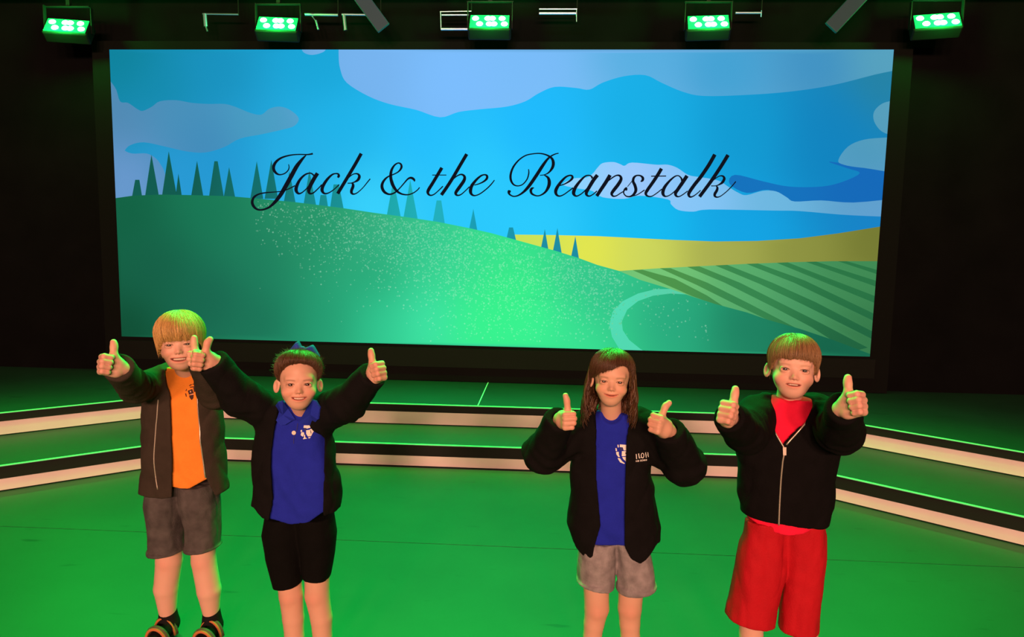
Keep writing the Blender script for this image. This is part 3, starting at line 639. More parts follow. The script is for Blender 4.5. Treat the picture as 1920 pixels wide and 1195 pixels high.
# ---- thumbs-up fist in its own frame: x wrist->knuckles, y towards the palm side, z thumb side
def hand_sdf(Q, h):
    d = rbox(Q, (0.031, 0.0, -0.001), (0.029, 0.0125, 0.028), 0.011)
    d = smin(d, cone(Q, (-0.010, 0, -0.002), (0.012, 0, -0.002), 0.0195, 0.0210), 0.014)
    d = smin(d, cone(Q, (0.008, 0.008, 0.010), (0.032, 0.012, 0.024), 0.0135, 0.0115), 0.008)
    d = smin(d, ell(Q, (0.014, 0.008, -0.016), (0.016, 0.010, 0.012)), 0.008)
    a1, a2, a3 = [math.radians(a) for a in h.get('curl', (78, 172, 242))]; fing = None
    for i in range(4):
        z = 0.0210-0.0140*i; r = (0.0084, 0.0086, 0.0082, 0.0073)[i]; L = (0.97, 1.04, 0.98, 0.82)[i]
        m = np.array([0.057-(0.001, 0, 0.002, 0.006)[i], -0.003, z]); p = m+0.0265*L*np.array([math.cos(a1), math.sin(a1), 0])
        q = p+0.0175*L*np.array([math.cos(a2), math.sin(a2), 0]); t = q+0.0125*L*np.array([math.cos(a3), math.sin(a3), 0])
        f = smin(smin(cone(Q, m, p, r*1.06, r), cone(Q, p, q, r, r*0.95), 0.002), cone(Q, q, t, r*0.95, r*0.86), 0.002)
        fing = f if fing is None else smin(fing, f, 0.0012)
    d = smin(d, fing, 0.0035)
    lx, ly, tl = h.get('thumb_x', 0.0), h.get('thumb_y', 0.0), h.get('thumb_len', 1.0)
    T0, T1 = v3(0.014, 0.010, 0.012), v3(0.034, 0.013, 0.031); T2 = T1+v3(0.3*lx+0.002, 0.3*ly-0.001, 0.0185*tl); T3 = T2+v3(lx, ly-0.002, 0.0165*tl)
    th = chain(Q, [T0, T1, T2, T3], [0.0125, 0.0108, 0.0096, 0.0088], 0.004)
    th = smin(th, ell(Q, T2+v3(0.001, 0, 0.007), (0.0098, 0.0092, 0.012)), 0.004)
    return smin(d, th, 0.004)
def hand_frame(h):
    u = norm(h['u']); t = np.array(h.get('t', (0, 0, 1)), float); t = norm(t-(t@u)*u); n = np.cross(t, u)*(1 if h['side'] == 'R' else -1)
    return np.stack([u, n, t], 1)

# ---- materials shared by the children
M_SKIN = mat('skin', rough=0.48, attr='Col', spec=0.3, bump=(220, 0.04), sss=0.12)
M_EYE = mat('eye', rough=0.12, attr='Col', spec=0.6)
M_TEETH = mat('teeth', (0.70, 0.56, 0.46), 0.3)
M_ZIP = mat('zip_metal', (0.62, 0.55, 0.48), 0.35, metal=0.7)
M_PRINT = mat('white_print', (0.85, 0.83, 0.80), 0.7)
M_NAVYPRINT = mat('navy_print', (0.03, 0.03, 0.14), 0.8)
M_DARKPRINT = mat('dark_print', (0.05, 0.012, 0.01), 0.8)
def cloth(name, col, rough=0.9, amt=0.10, sheen=0.0): return mat(name, col, rough, noise=(28, amt), bump=(260, 0.35), spec=0.08, sheen=sheen)
def hair_mat(name, col):
    m = mat(name, col, 0.42, attr='Col', spec=0.45); return m
def rot_head(yaw, pitch, roll):
    """yaw>0 turns the face to the picture's right, pitch>0 lowers the chin, roll>0 leans to the picture's right"""
    return np.array(Matrix.Rotation(yaw, 3, 'Z')@Matrix.Rotation(pitch, 3, 'X')@Matrix.Rotation(roll, 3, 'Y'))
def hair_surface(ends, c=(0, 0.012, 0.030), r=(0.0705, 0.086, 0.072), off=0.010, puff=0.003, taper=0.10, merge=0.0):
    th_k = np.array([e[0] for e in ends], float); z_k = np.array([e[1] for e in ends], float)
    c = np.array(c); r = np.array(r)
    dense = np.arange(-180, 181, 2.0); zd = np.interp(dense, th_k, z_k); zd = np.convolve(np.pad(zd, 4, mode='edge'), np.hanning(11)[1:-1]/np.hanning(11).sum(), 'valid')
    def zend(th): return np.interp((th+180) % 360-180, dense, zd)
    def pos(th, s, lift=0.0):
        """th degrees (0 = face, + = picture right), s 0 crown .. 1 hair end"""
        ze = zend(th); o = off+puff*np.sin(np.pi*np.clip(s, 0, 1))-merge*np.clip(s, 0, 1)**5+lift; R = r[None]+o[:, None]
        q = np.clip((ze-c[2])/R[:, 2], -1, 1); pm = np.where(ze >= c[2], np.arccos(q), np.pi/2+(c[2]-ze)/R[:, 2])
        ph = s*pm; a = np.radians(th); sp = np.sin(np.minimum(ph, np.pi/2)); over = np.maximum(ph-np.pi/2, 0); f = sp*(1-taper*over)
        z = np.where(ph < np.pi/2, c[2]+R[:, 2]*np.cos(ph), c[2]-over*R[:, 2])
        return np.stack([c[0]+R[:, 0]*f*np.sin(a), c[1]-R[:, 1]*f*np.cos(a), z], 1)
    return pos, zend
def strands_mesh(paths, r0, r1=None, sides=3):
    """paths (n, m, 3) -> tapered tubes; returns V, Q"""
    n, m, _ = paths.shape; t = np.gradient(paths, axis=1); t /= np.linalg.norm(t, axis=2, keepdims=True)+1e-9
    ref = np.array([0.35, 0.85, 0.39]); a = np.cross(t, ref); a /= np.linalg.norm(a, axis=2, keepdims=True)+1e-9; b = np.cross(t, a)
    prof = np.interp(np.linspace(0, 1, m), [0, 0.1, 0.7, 1], [0.5, 1, 0.9, 0.15]); rr = np.asarray(r0).reshape(-1, 1, 1)*prof[None, :, None]
    V = np.stack([paths+rr*(math.cos(w)*a+math.sin(w)*b) for w in np.linspace(0, 2*np.pi, sides, endpoint=False)], 2).reshape(-1, 3)
    i, j, k = np.meshgrid(np.arange(n), np.arange(m-1), np.arange(sides), indexing='ij'); k2 = (k+1) % sides
    f = lambda i, j, k: (i*m+j)*sides+k
    return V, np.stack([f(i, j, k), f(i, j, k2), f(i, j+1, k2), f(i, j+1, k)], -1).reshape(-1, 4)
def build_hair(hc, to_world, col):
    pos, zend = hair_surface(hc['ends'], off=hc.get('off', 0.010), puff=hc.get('puff', 0.003), taper=hc.get('taper', 0.10), merge=hc.get('merge', 0.0))
    NT, NS = 240, 22
    th = np.linspace(-180, 180, NT, endpoint=False); ridge = hc.get('ridge', 0.0016)
    jag = rng.normal(size=NT); jag = hc.get('jag', 0.03)*0.6*(jag+np.roll(jag, 1)+np.roll(jag, -1))/1.7; rg = rng.normal(size=NT)
    V = []; C = []
    for j in range(NS+1):
        s = np.full(NT, j/NS)*(1+jag*(j/NS)**3); V.append(pos(th, s, lift=ridge*rg*min(1, j/4)*0.5)); C.append(1+0.16*rg[:, None]*np.ones(3))
    V.append(pos(th, 1+jag, lift=-hc.get('rim', 0.008))); C.append(C[-1])
    V = np.concatenate(V); C = np.clip(np.concatenate(C), 0.5, 1.6)*col
    i, j = np.meshgrid(np.arange(NT), np.arange(NS+1), indexing='ij'); i2 = (i+1) % NT
    Q = np.stack([j*NT+i, (j+1)*NT+i, (j+1)*NT+i2, j*NT+i2], -1).reshape(-1, 4)
    VV, QQ, CC = [V], [Q], [C]; n0 = len(V)
    def put(paths, r0, shade):
        nonlocal n0
        v, q = strands_mesh(paths, r0); VV.append(v); QQ.append(q+n0); CC.append(np.repeat(shade, paths.shape[1]*3, 0)*col); n0 += len(v)
    n = hc.get('strands', 1100); m = 9
    th0 = rng.uniform(-180, 180, n); s0 = rng.uniform(0.03, 0.65, n)**0.8; s1 = 1+hc.get('overshoot', 0)+rng.normal(0, 0.035, n)
    drift = rng.normal(0, 5, n)+hc.get('sweep', 0)*np.cos(np.radians(th0/2)); lift = rng.uniform(0.0002, 0.0026, n)*hc.get('loose', 1)
    paths = np.stack([pos(th0+drift*t**1.5, s0+(s1-s0)*t, lift*(0.3+t)) for t in np.linspace(0, 1, m)], 1)
    put(paths, rng.uniform(0.0007, 0.0013, n), np.clip(1+0.22*rng.normal(size=(n, 1)), 0.5, 1.7)*np.ones((1, 3)))
    if hc.get('frizz'):
        n = hc['frizz']; th0 = rng.uniform(-180, 180, n); s0 = rng.uniform(0.1, 0.95, n); p0 = pos(th0, s0); d = norm_rows(p0-np.array([0, 0.012, 0.03])); w = rng.normal(0, 0.7, (n, 3)); L = rng.uniform(0.003, 0.011, (n, 1))
        paths = np.stack([p0+L*t*(d+w*t*0.9) for t in np.linspace(0, 1, 6)], 1); put(paths, np.full(n, 0.00028), np.clip(1.2+0.2*rng.normal(size=(n, 1)), 0.5, 1.8)*np.ones((1, 3)))
    for (tlo, thi, slo, zb, fwd, out, cnt, rad) in hc.get('locks', []):
        t0 = rng.uniform(tlo, thi, cnt); s0 = rng.uniform(slo, 0.98, cnt); p0 = pos(t0, s0); ze = zb+rng.normal(0, 0.012, cnt); ph = rng.uniform(0, 6.28, cnt); am = rng.uniform(0.004, 0.011, cnt); fr = rng.uniform(1.2, 2.0, cnt)
        pts = []
        for t in np.linspace(0, 1, 14):
            q = p0.copy(); q[:, 2] = p0[:, 2]+(ze-p0[:, 2])*t
            q[:, 0] += np.sign(p0[:, 0])*(out*np.sin(t*2.2)+am*t*np.sin(ph+fr*6.28*t)); q[:, 1] += fwd*t**1.3*(0.6+0.4*np.sin(ph))+am*t*np.cos(ph+fr*6.28*t)
            pts.append(q)
        put(np.stack(pts, 1), rad*rng.uniform(0.6, 1.3, cnt), np.clip(1+0.25*rng.normal(size=(cnt, 1)), 0.5, 1.8)*np.ones((1, 3)))
    V = to_world(np.concatenate(VV)); me = npmesh('hair', V, np.concatenate(QQ)); vcol(me, np.concatenate(CC))
    return me
def norm_rows(a): return a/(np.linalg.norm(a, axis=1, keepdims=True)+1e-9)

FOLD = np.array(Matrix.Rotation(0.5, 3, 'Y'))@np.diag([15.0, 11.0, 5.5])
def kid(c):
    Y = c['Y']; rows_px = c['jacket_rows']
    W = lambda px, py, y=None: at(px, py, Y if y is None else y)
    hd_at = lambda w: min(max(0.56*w/2, 0.078), 0.105)
    JR = []
    for (py, pl, pr) in rows_px:
        a, b = W(pl, py), W(pr, py); JR.append(((a[2]+b[2])/2, a[0], b[0], Y, hd_at(b[0]-a[0])))
    shR, shL = W(*c['shR'], Y+0.005), W(*c['shL'], Y+0.005)
    top = max(r[0] for r in JR); low = min(r[0] for r in JR)
    midx = (shR[0]+shL[0])/2
    # ---- head
    hs = c['head_s']; Hc = W(*c['head'], c.get('head_Y', Y-0.02)); HR = rot_head(c['head_rot'][0]-math.atan2(Hc[0], Hc[1]), c['head_rot'][1]-math.atan2(CAMZ-Hc[2], Hc[1]), c['head_rot'][2]+ROLL)
    to_h = lambda P: ((P-Hc)@HR)/hs
    to_w = lambda Q: (np.asarray(Q)*hs)@HR.T+Hc
    neck_top = to_w([[0, 0.018, -0.045]])[0]; neck_base = v3(midx*0.6+neck_top[0]*0.4, Y+0.012, (shR[2]+shL[2])/2-0.005)
    # ---- arms and hands
    arms = []
    for key in ('armR', 'armL'):
        a = c[key]; el = W(*a['elbow']); wr = W(*a['wrist']); h = a['hand']; sh = shR if key == 'armR' else shL
        h['side'] = key[-1]; F = hand_frame(h); s = h.get('s', 1.0); u = F[:, 0]
        hw = W(*a['fist']) if 'fist' in a else wr
        org = hw-F@np.array([0.034, 0.006, 0.0])*s
        arms.append(dict(sh=sh, el=el, wr=org-u*0.004*s, F=F, s=s, org=org, h=h, slv=a.get('sleeve', (0.055, 0.052, 0.040)), cuff=a.get('cuff', 0.016), fold=a.get('fold', 0.003)))
    legs = []
    for L in c['legs']:
        pts = [W(px, py) for px, py, r in L]; rad = [r*Y/FPX for px, py, r in L]
        ank = v3(pts[-1][0], Y+0.012, 0.07)
        if pts[-1][2] > 0.085: pts.append(ank); rad.append(0.030)
        else: pts[-1] = v3(pts[-1][0], Y+0.010, max(pts[-1][2], 0.06))
        for p in pts[1:-1]: p[1] += 0.004
        legs.append((pts, rad))
    hipz = legs[0][0][0][2]
    pelvis = v3((legs[0][0][0][0]+legs[1][0][0][0])/2, Y, hipz+0.085)
    toe = c.get('toe', 0.115)
    def body(P):
        d = chain(P, [pelvis+v3(0, 0.02, 0), v3(midx, Y+0.025, (top+low)/2), v3(midx, Y+0.02, top-0.05)], [0.045, 0.045, 0.045], 0.03)
        d = smin(d, cone(P, shR, shL, 0.026, 0.026), 0.02)
        d = smin(d, cone(P, neck_base, neck_top, 0.041*hs, 0.039*hs), 0.030)
        for a in arms: d = smin(d, chain(P, [a['sh'], a['el'], a['wr']], [0.034, 0.027, 0.0195*a['s']], 0.01), 0.02)
        for pts, rad in legs:
            e = chain(P, pts, rad, 0.005)
            an = pts[-1]; e = smin(e, cone(P, v3(an[0], Y+0.018, 0.034), v3(an[0]+0.004*np.sign(an[0]-pelvis[0]), Y-toe+0.02, 0.026), 0.027, 0.022), 0.02)
            kn = pts[1]; e = smin(e, ell(P, kn+v3(0, -rad[1]*0.50, -0.002), (0.019, 0.018, 0.024)), 0.012)
            d = smin(d, e, 0.004)
        m = np.linalg.norm(P-Hc, axis=1); q = m < 0.17; dh = m-0.12
        if q.any(): dh[q] = head_sdf(to_h(P[q]), c['face'])*hs
        d = smin(d, dh, 0.012)
        for a in arms:
            Q = (P-a['org'])@a['F']/a['s']; m = np.linalg.norm(Q-np.array([0.035, 0.01, 0.01]), axis=1); dh = (m-0.075)*a['s']; q = m < 0.11
            if q.any(): dh[q] = hand_sdf(Q[q], a['h'])*a['s']
            d = smin(d, dh, 0.006)
        return d
    ext = np.array([shR, shL, Hc+0.13, Hc-0.13]+[a['org']+0.09 for a in arms]+[a['org']-0.09 for a in arms]+[p+0.09 for pts, _ in legs for p in pts]+[p-0.09 for pts, _ in legs for p in pts]+[v3(pelvis[0], Y-toe-0.05, 0.1)])
    lo = ext.min(0); hi = ext.max(0); lo[2] = -0.004
    zf = min([a['org'][2]-0.06 for a in arms]+[Hc[2]-0.14])
    me, V = mesh_sdf('person', body, lo, hi, 0.0021, zf, 0.005)
    base = np.array(c['skin']); C = np.repeat(base[None], len(V), 0); Q = to_h(V); near = (np.linalg.norm(V-Hc, axis=1) < 0.15)
    C[near] = head_paint(Q[near], c['face'], base)
    for a in arms:
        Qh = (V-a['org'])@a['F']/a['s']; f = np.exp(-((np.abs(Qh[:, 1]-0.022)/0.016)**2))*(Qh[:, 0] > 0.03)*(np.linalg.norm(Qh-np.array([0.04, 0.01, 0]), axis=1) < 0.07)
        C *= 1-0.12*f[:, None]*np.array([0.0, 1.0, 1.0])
    for pts, rad in legs:
        k = np.exp(-(np.linalg.norm(V-(pts[1]+v3(0, -rad[1], 0)), axis=1)/0.03)**2); C *= 1-0.14*k[:, None]*np.array([0.1, 1.0, 1.0])
    vcol(me, C)
    root = add('person', me, M_SKIN, None, True, label=c['label'], category='person', group='children giving thumbs up')
    K = lambda name, me, m, par=root, smooth=True, **p: add(name, me, m, par, smooth, **p)
    # ---- eyes and teeth
    fc = c['face']; ex, ez = fc.get('eye_x', 0.0295), fc.get('eye_z', -0.008)
    for sx in (-1, 1):
        n1, n2 = 24, 16; V = []; F = []; CC = []
        for j in range(n2+1):
            pol = math.pi*j/n2
            for i in range(n1):
                az = 2*math.pi*i/n1; v = np.array([math.sin(pol)*math.cos(az), -math.cos(pol), math.sin(pol)*math.sin(az)])
                V.append(np.array([sx*ex, -0.0560+fc.get('eye_y', 0.0), ez])+0.0118*v); CC.append(lin((18, 10, 8)) if pol < 0.36 else (np.array(fc.get('iris', (0.05, 0.025, 0.012))) if pol < 0.74 else np.array([0.62, 0.55, 0.50])))
        F = [(j*n1+i, j*n1+(i+1) % n1, (j+1)*n1+(i+1) % n1, (j+1)*n1+i) for j in range(n2) for i in range(n1)]
        em = pyd('eye', to_w(V), F); vcol(em, np.array(CC)); K('eye', em, M_EYE)
    if fc.get('teeth'):
        mz, cur, mw, op = fc.get('mouth_z', -0.058), fc.get('mouth_curve', 6.0), fc.get('mouth_w', 0.024), fc.get('mouth_open', 0.004)
        xs = np.linspace(-mw*0.93, mw*0.93, 41); V = []; F = []
        for x in xs:
            tooth = 0.0007*abs(math.sin(x/0.0068*math.pi)); y = -0.0672+8.0*x*x-tooth; k = cur*x*x+mz
            V += [(x, y, k+op*1.05), (x, y-0.0004, k-op*fc['teeth']), (x, y+0.004, k-op*fc['teeth']), (x, y+0.004, k+op*1.05)]
        for i in range(len(xs)-1):
            for q in range(4): F.append((i*4+q, i*4+(q+1) % 4, i*4+4+(q+1) % 4, i*4+4+q))
        K('teeth', pyd('teeth', to_w(V), F), M_TEETH)
    K('hair', build_hair(c['hair'], to_w, np.array(c['hair']['col'])), hair_mat('hair_strands', (0.1, 0.05, 0.02)), smooth=True, label=c['hair']['label'])
    # ---- jacket
    yoke = lambda P, g: cone(P, shR+v3(0.02, 0, -0.006), shL+v3(-0.02, 0, -0.006), 0.052+g, 0.052+g)
    JRx = JR+[(low-0.10, JR[-1][1], JR[-1][2], Y, JR[-1][4])] if JR[-1][0] == low else JR
    torso = lambda P, g=0.0: smin(loft(P, JRx+[(top+0.05, shR[0]+0.02, shL[0]-0.02, Y, 0.07)], 2.3, g), yoke(P, g), 0.035)
    Yf = Y-0.088
    op_l = np.array([W(x, y, Yf) for x, y in c['open_l']]); op_r = np.array([W(x, y, Yf) for x, y in c['open_r']])
    def edge(L, z): i = np.argsort(L[:, 2]); return np.interp(z, L[i, 2], L[i, 0])
    zopen = min(op_l[:, 2].min(), op_r[:, 2].min()) if c.get('zipped') else -9
    hem = np.array([W(x, y, Yf) for x, y in c['hem']])
    hemz = lambda x: np.interp(x, hem[:, 0], hem[:, 2])
    seed = c['seed']
    def folds(P, amp=1.0):
        rd = np.abs(vnoise(P@FOLD+seed)); return amp*(0.0040*vnoise(P*np.array([17, 17, 10])+seed)+0.0018*vnoise(P*np.array([46, 46, 30])+seed*2)+0.0055*(np.sqrt(rd+0.01)-0.5)*-1.0)
    def sleeve(P):
        d = None
        for a in arms:
            u = a['F'][:, 0]; end = a['org']+u*(c.get('cuff_at', -0.004))*a['s']; fdir = norm(end-a['el'])
            e = chain(P, [a['sh'], a['el'], end+fdir*0.004], a['slv'], 0.02)
            t = (P-a['el'])@fdir; e = e+a['fold']*np.sin(t*150+7*vnoise(P*np.array([9, 9, 9])+seed))*np.exp(-(t/0.06)**2)*(0.5+0.5*vnoise(P*17+seed))+folds(P, 1.1)
            cf = cone(P, end-fdir*0.034, end, a['slv'][2]*0.93, a['slv'][2]*0.90)+0.0007*np.sin(np.arctan2((P-end)@a['F'][:, 1], (P-end)@a['F'][:, 2])*22)
            e = smin(e, cf, 0.006)
            e = smax(e, (P-end)@fdir, 0.005)
            e = smax(e, -cone(P, end-fdir*0.02, end+fdir*0.05, 0.024*a['s'], 0.027*a['s']), 0.003)
            d = e if d is None else smin(d, e, 0.01)
        return d
    def jacket_torso(P):
        o = torso(P)+folds(P); d = np.maximum(o, -(o+0.008))
        d = smax(d, hemz(P[:, 0])-P[:, 2], 0.004)
        d = smax(d, -cone(P, neck_base+v3(0, -0.02, -0.02), neck_top+v3(0, -0.03, 0.02), 0.060, 0.062), 0.006)
        op_ = np.maximum(np.maximum(edge(op_l, P[:, 2])-P[:, 0], P[:, 0]-edge(op_r, P[:, 2])), P[:, 1]-(Y-0.01))
        if c.get('zipped'): op_ = np.maximum(op_, zopen-P[:, 2])
        d = smax(d, -op_, 0.004)
        hb = neck_base+v3(0, 0.052, 0.012)
        hood = chain(P, [neck_base+v3(-0.080, 0.018, 0.0), hb+v3(-0.05, 0.012, 0.004), hb+v3(0, 0.026, -0.006), hb+v3(0.05, 0.012, 0.004), neck_base+v3(0.080, 0.018, 0.0)], [0.017, 0.026, 0.032, 0.026, 0.017], 0.012)+folds(P)
        return smin(d, hood, 0.012)
    def jacket(P): return smin(jacket_torso(P), sleeve(P), 0.022)
    pts = np.array([shR, shL]+[a['el'] for a in arms]+[a['org'] for a in arms]+[v3(r[1], Y-0.13, r[0]) for r in JR]+[v3(r[2], Y+0.13, r[0]) for r in JR])
    jlo, jhi = pts.min(0)-0.075, pts.max(0)+0.075; jlo[2] = hem[:, 2].min()-0.02; jhi[2] = max(jhi[2], neck_base[2]+0.07)
    jm, _ = mesh_sdf('jacket', jacket, jlo, jhi, 0.0042)
    jk = K('jacket', jm, c['jacket_mat'], label=c['jacket_label'])
    # ---- zip tapes
    for L in c.get('zips', []):
        pl = np.array(smooth_poly([list(p) for p in L], 8, False)); P = np.array([W(x, y, Yf) for x, y in pl])
        yy = march_many(jacket_torso, P[:, [0, 2]], Y-0.24, Y+0.02); okz = yy < Y-0.02
        if okz.sum() < 3: continue
        P = np.array([at(pl[i][0], pl[i][1], yy[i]) for i in range(len(pl)) if okz[i]]); yy = march_many(jacket_torso, P[:, [0, 2]], Y-0.24, Y+0.02); P[:, 1] = np.where(yy < Y-0.02, yy, P[:, 1])-0.0012
        K('zipper', pyd('zipper', *tube_vf(P, 0.0026, 6)), M_ZIP, jk)
    # ---- shirt
    neck_cut = c['neckline']; nz = W(neck_cut[0], neck_cut[1], Yf)
    shem = np.array([W(x, y, Yf) for x, y in c['shirt_hem']])
    def shirt(P):
        d = torso(P, -0.015)+folds(P, 0.7)+0.0022*np.sin((P[:, 0]*0.8+P[:, 2]*0.45)*95+3*vnoise(P*9+seed))*np.exp(-((P[:, 2]-low-0.12)/0.13)**2)
        d = smax(d, np.interp(P[:, 0], shem[:, 0], shem[:, 2])-P[:, 2], 0.004)
        w = neck_cut[2]
        d = smax(d, -cone(P, nz+v3(0, 0.022, w*0.92), neck_top+v3(0, -0.02, 0.05), w, w*1.05), 0.004)
        return smin(d, np.maximum(cone(P, neck_base+v3(0, 0, -0.02), neck_base+v3(0, 0, 0.012), 0.056, 0.050), -cone(P, nz+v3(0, 0.022, w*0.92), neck_top+v3(0, -0.02, 0.05), w, w*1.05)), 0.012)
    pts = np.array([v3(r[1], Y-0.13, r[0]) for r in JR]+[v3(r[2], Y+0.13, r[0]) for r in JR]+[neck_base+v3(0, 0, 0.06)])
    slo, shi = pts.min(0)-0.02, pts.max(0)+0.02; slo[2] = shem[:, 2].min()-0.02
    sm_, _ = mesh_sdf('shirt', shirt, slo, shi, 0.0040)
    shirt_o = K('shirt', sm_, c['shirt_mat'], label=c['shirt_label'])
    def on_surface(fn, pl, lift=0.0015):
        pl = np.asarray(pl, float); yy = np.full(len(pl), Yf)
        for _ in range(3):
            P = np.array([at(pl[i][0], pl[i][1], yy[i]) for i in range(len(pl))]); y2 = march_many(fn, P[:, [0, 2]], Y-0.24, Y+0.02); yy = np.where(y2 < Y-0.01, y2, yy)
        P = np.array([at(pl[i][0], pl[i][1], yy[i]) for i in range(len(pl))]); P[:, 1] -= lift; return P
    # ---- shorts
    SR = []
    for L in c['shorts']:
        R_ = []
        for (py, pl, pr) in L['rows']:
            a, b = W(pl, py), W(pr, py); w = (b[0]-a[0])/2; R_.append(((a[2]+b[2])/2, a[0], b[0], Y, max(w*L.get('depth', 1.0), 0.055)))
        SR.append((R_, L))
    wz = max(r[0] for R_, _ in SR for r in R_)
    def shorts(P):
        d = None
        for (R_, L), (pts, rad) in zip(SR, legs):
            zb = min(r[0] for r in R_); e = loft(P, R_+[(zb-0.05, R_[-1][1], R_[-1][2], Y, R_[-1][4])], 2.2)
            nz_ = L.get('amp', 1.0)*(-0.0045*(np.sqrt(np.abs(vnoise(P*np.array([19, 19, 3.5])+seed))+0.01)-0.5)+0.0030*vnoise(P*np.array([26, 26, 9])+seed)+0.0016*vnoise(P*np.array([60, 60, 26]))); e = e+nz_
            cut = zb+L.get('slant', 0.0)*(P[:, 0]-(R_[-1][1]+R_[-1][2])/2)-P[:, 2]
            if L.get('cuff'):
                e = smin(e, np.maximum(loft(P, [(zb+L['cuff'], *R_[-1][1:])]+[(zb-0.05, *R_[-1][1:])], 2.2, 0.005), 0*e-1), 0.002)
            e = smax(e, cut, 0.004)
            inner = loft(P, [(zb+0.07, R_[-1][1]+0.03, R_[-1][2]-0.03, Y, R_[-1][4]-0.03), (zb+0.03, R_[-1][1], R_[-1][2], Y, R_[-1][4]), (zb-0.08, R_[-1][1], R_[-1][2], Y, R_[-1][4])], 2.2, -0.009)+nz_
            e = smax(e, -inner, 0.003)
            d = e if d is None else smin(d, e, 0.010)
        return d
    pts = np.array([v3(r[i], Y+dy, r[0]) for R_, _ in SR for r in R_ for i in (1, 2) for dy in (-0.12, 0.12)])
    qlo, qhi = pts.min(0)-0.02, pts.max(0)+0.02; qlo[2] -= 0.015
    qm, _ = mesh_sdf('shorts', shorts, qlo, qhi, 0.0040)
    so = K('shorts', qm, c['shorts_mat'], label=c['shorts_label'])
    # ---- shoes
    for pts, rad in legs:
        an = pts[-1]; tx = an[0]+0.004*np.sign(an[0]-pelvis[0])
        if c.get('sandals'):
            sole = [(tx+0.036*math.cos(w)*(1.0 if math.sin(w) < 0 else 0.86), Y-0.036+0.098*math.sin(w)) for w in np.linspace(0, 2*math.pi, 28, endpoint=False)]
            sd = K('sandal', pyd('sandal', *prism(sole, 0.0, 0.016)), mat('dark_sandal_sole', (0.03, 0.022, 0.018), 0.8), smooth=False, label='dark sandal with orange lined straps')
            for (ya, hh, wd) in ((0.004, 0.066, 0.008), (-0.052, 0.058, 0.009)):
                for off, m_, lab in ((0.0, mat('brown_strap', (0.10, 0.07, 0.05), 0.7), 'strap'), (-0.010, mat('orange_lining', (0.55, 0.16, 0.05), 0.8), 'strap_lining')):
                    arc = [v3(tx+0.038*math.cos(w), Y+ya+off-0.01*math.sin(w), 0.012+hh*math.sin(w)) for w in np.linspace(0, math.pi, 15)]
                    K(lab, pyd(lab, *tube_vf(arc, wd if off == 0 else wd*0.6, 8)), m_, sd)
            sk = chain
            def sock(P): return smax(smin(cone(P, v3(an[0], an[1], 0.112), v3(an[0], Y+0.014, 0.05), 0.0295, 0.036), cone(P, v3(an[0], Y+0.018, 0.036), v3(tx, Y-toe+0.024, 0.028), 0.031, 0.0265), 0.02), P[:, 2]-0.112-0.3*(P[:, 1]-Y), 0.003)
            skm, _ = mesh_sdf('sock', sock, (an[0]-0.06, Y-0.16, 0.0), (an[0]+0.06, Y+0.08, 0.15), 0.004); K('sock', skm, cloth('black_sock', (0.012, 0.011, 0.012)))
        else:
            def shoe(P): return smax(smin(smin(cone(P, v3(an[0], Y+0.02, 0.045), v3(tx, Y-toe+0.02, 0.034), 0.040, 0.033), ell(P, v3(tx, Y-toe+0.03, 0.03), (0.042, 0.05, 0.032)), 0.02), cone(P, v3(an[0], Y+0.014, 0.05), v3(an[0], Y+0.012, 0.085), 0.038, 0.036), 0.02), 0.001-P[:, 2], 0.004)
            shm, _ = mesh_sdf('shoe', shoe, (an[0]-0.07, Y-0.19, -0.004), (an[0]+0.07, Y+0.09, 0.14), 0.004); K('shoe', shm, cloth(c.get('shoe_name', 'dark_shoe'), c.get('shoe_col', (0.03, 0.03, 0.035)), 0.6))
    return dict(root=root, jacket=jk, shirt=shirt_o, shorts=so, on=on_surface, f_shirt=shirt, f_jacket=jacket_torso, f_full=jacket, K=K, to_w=to_w, neck_base=neck_base, Y=Y, W=W, neck_top=neck_top)
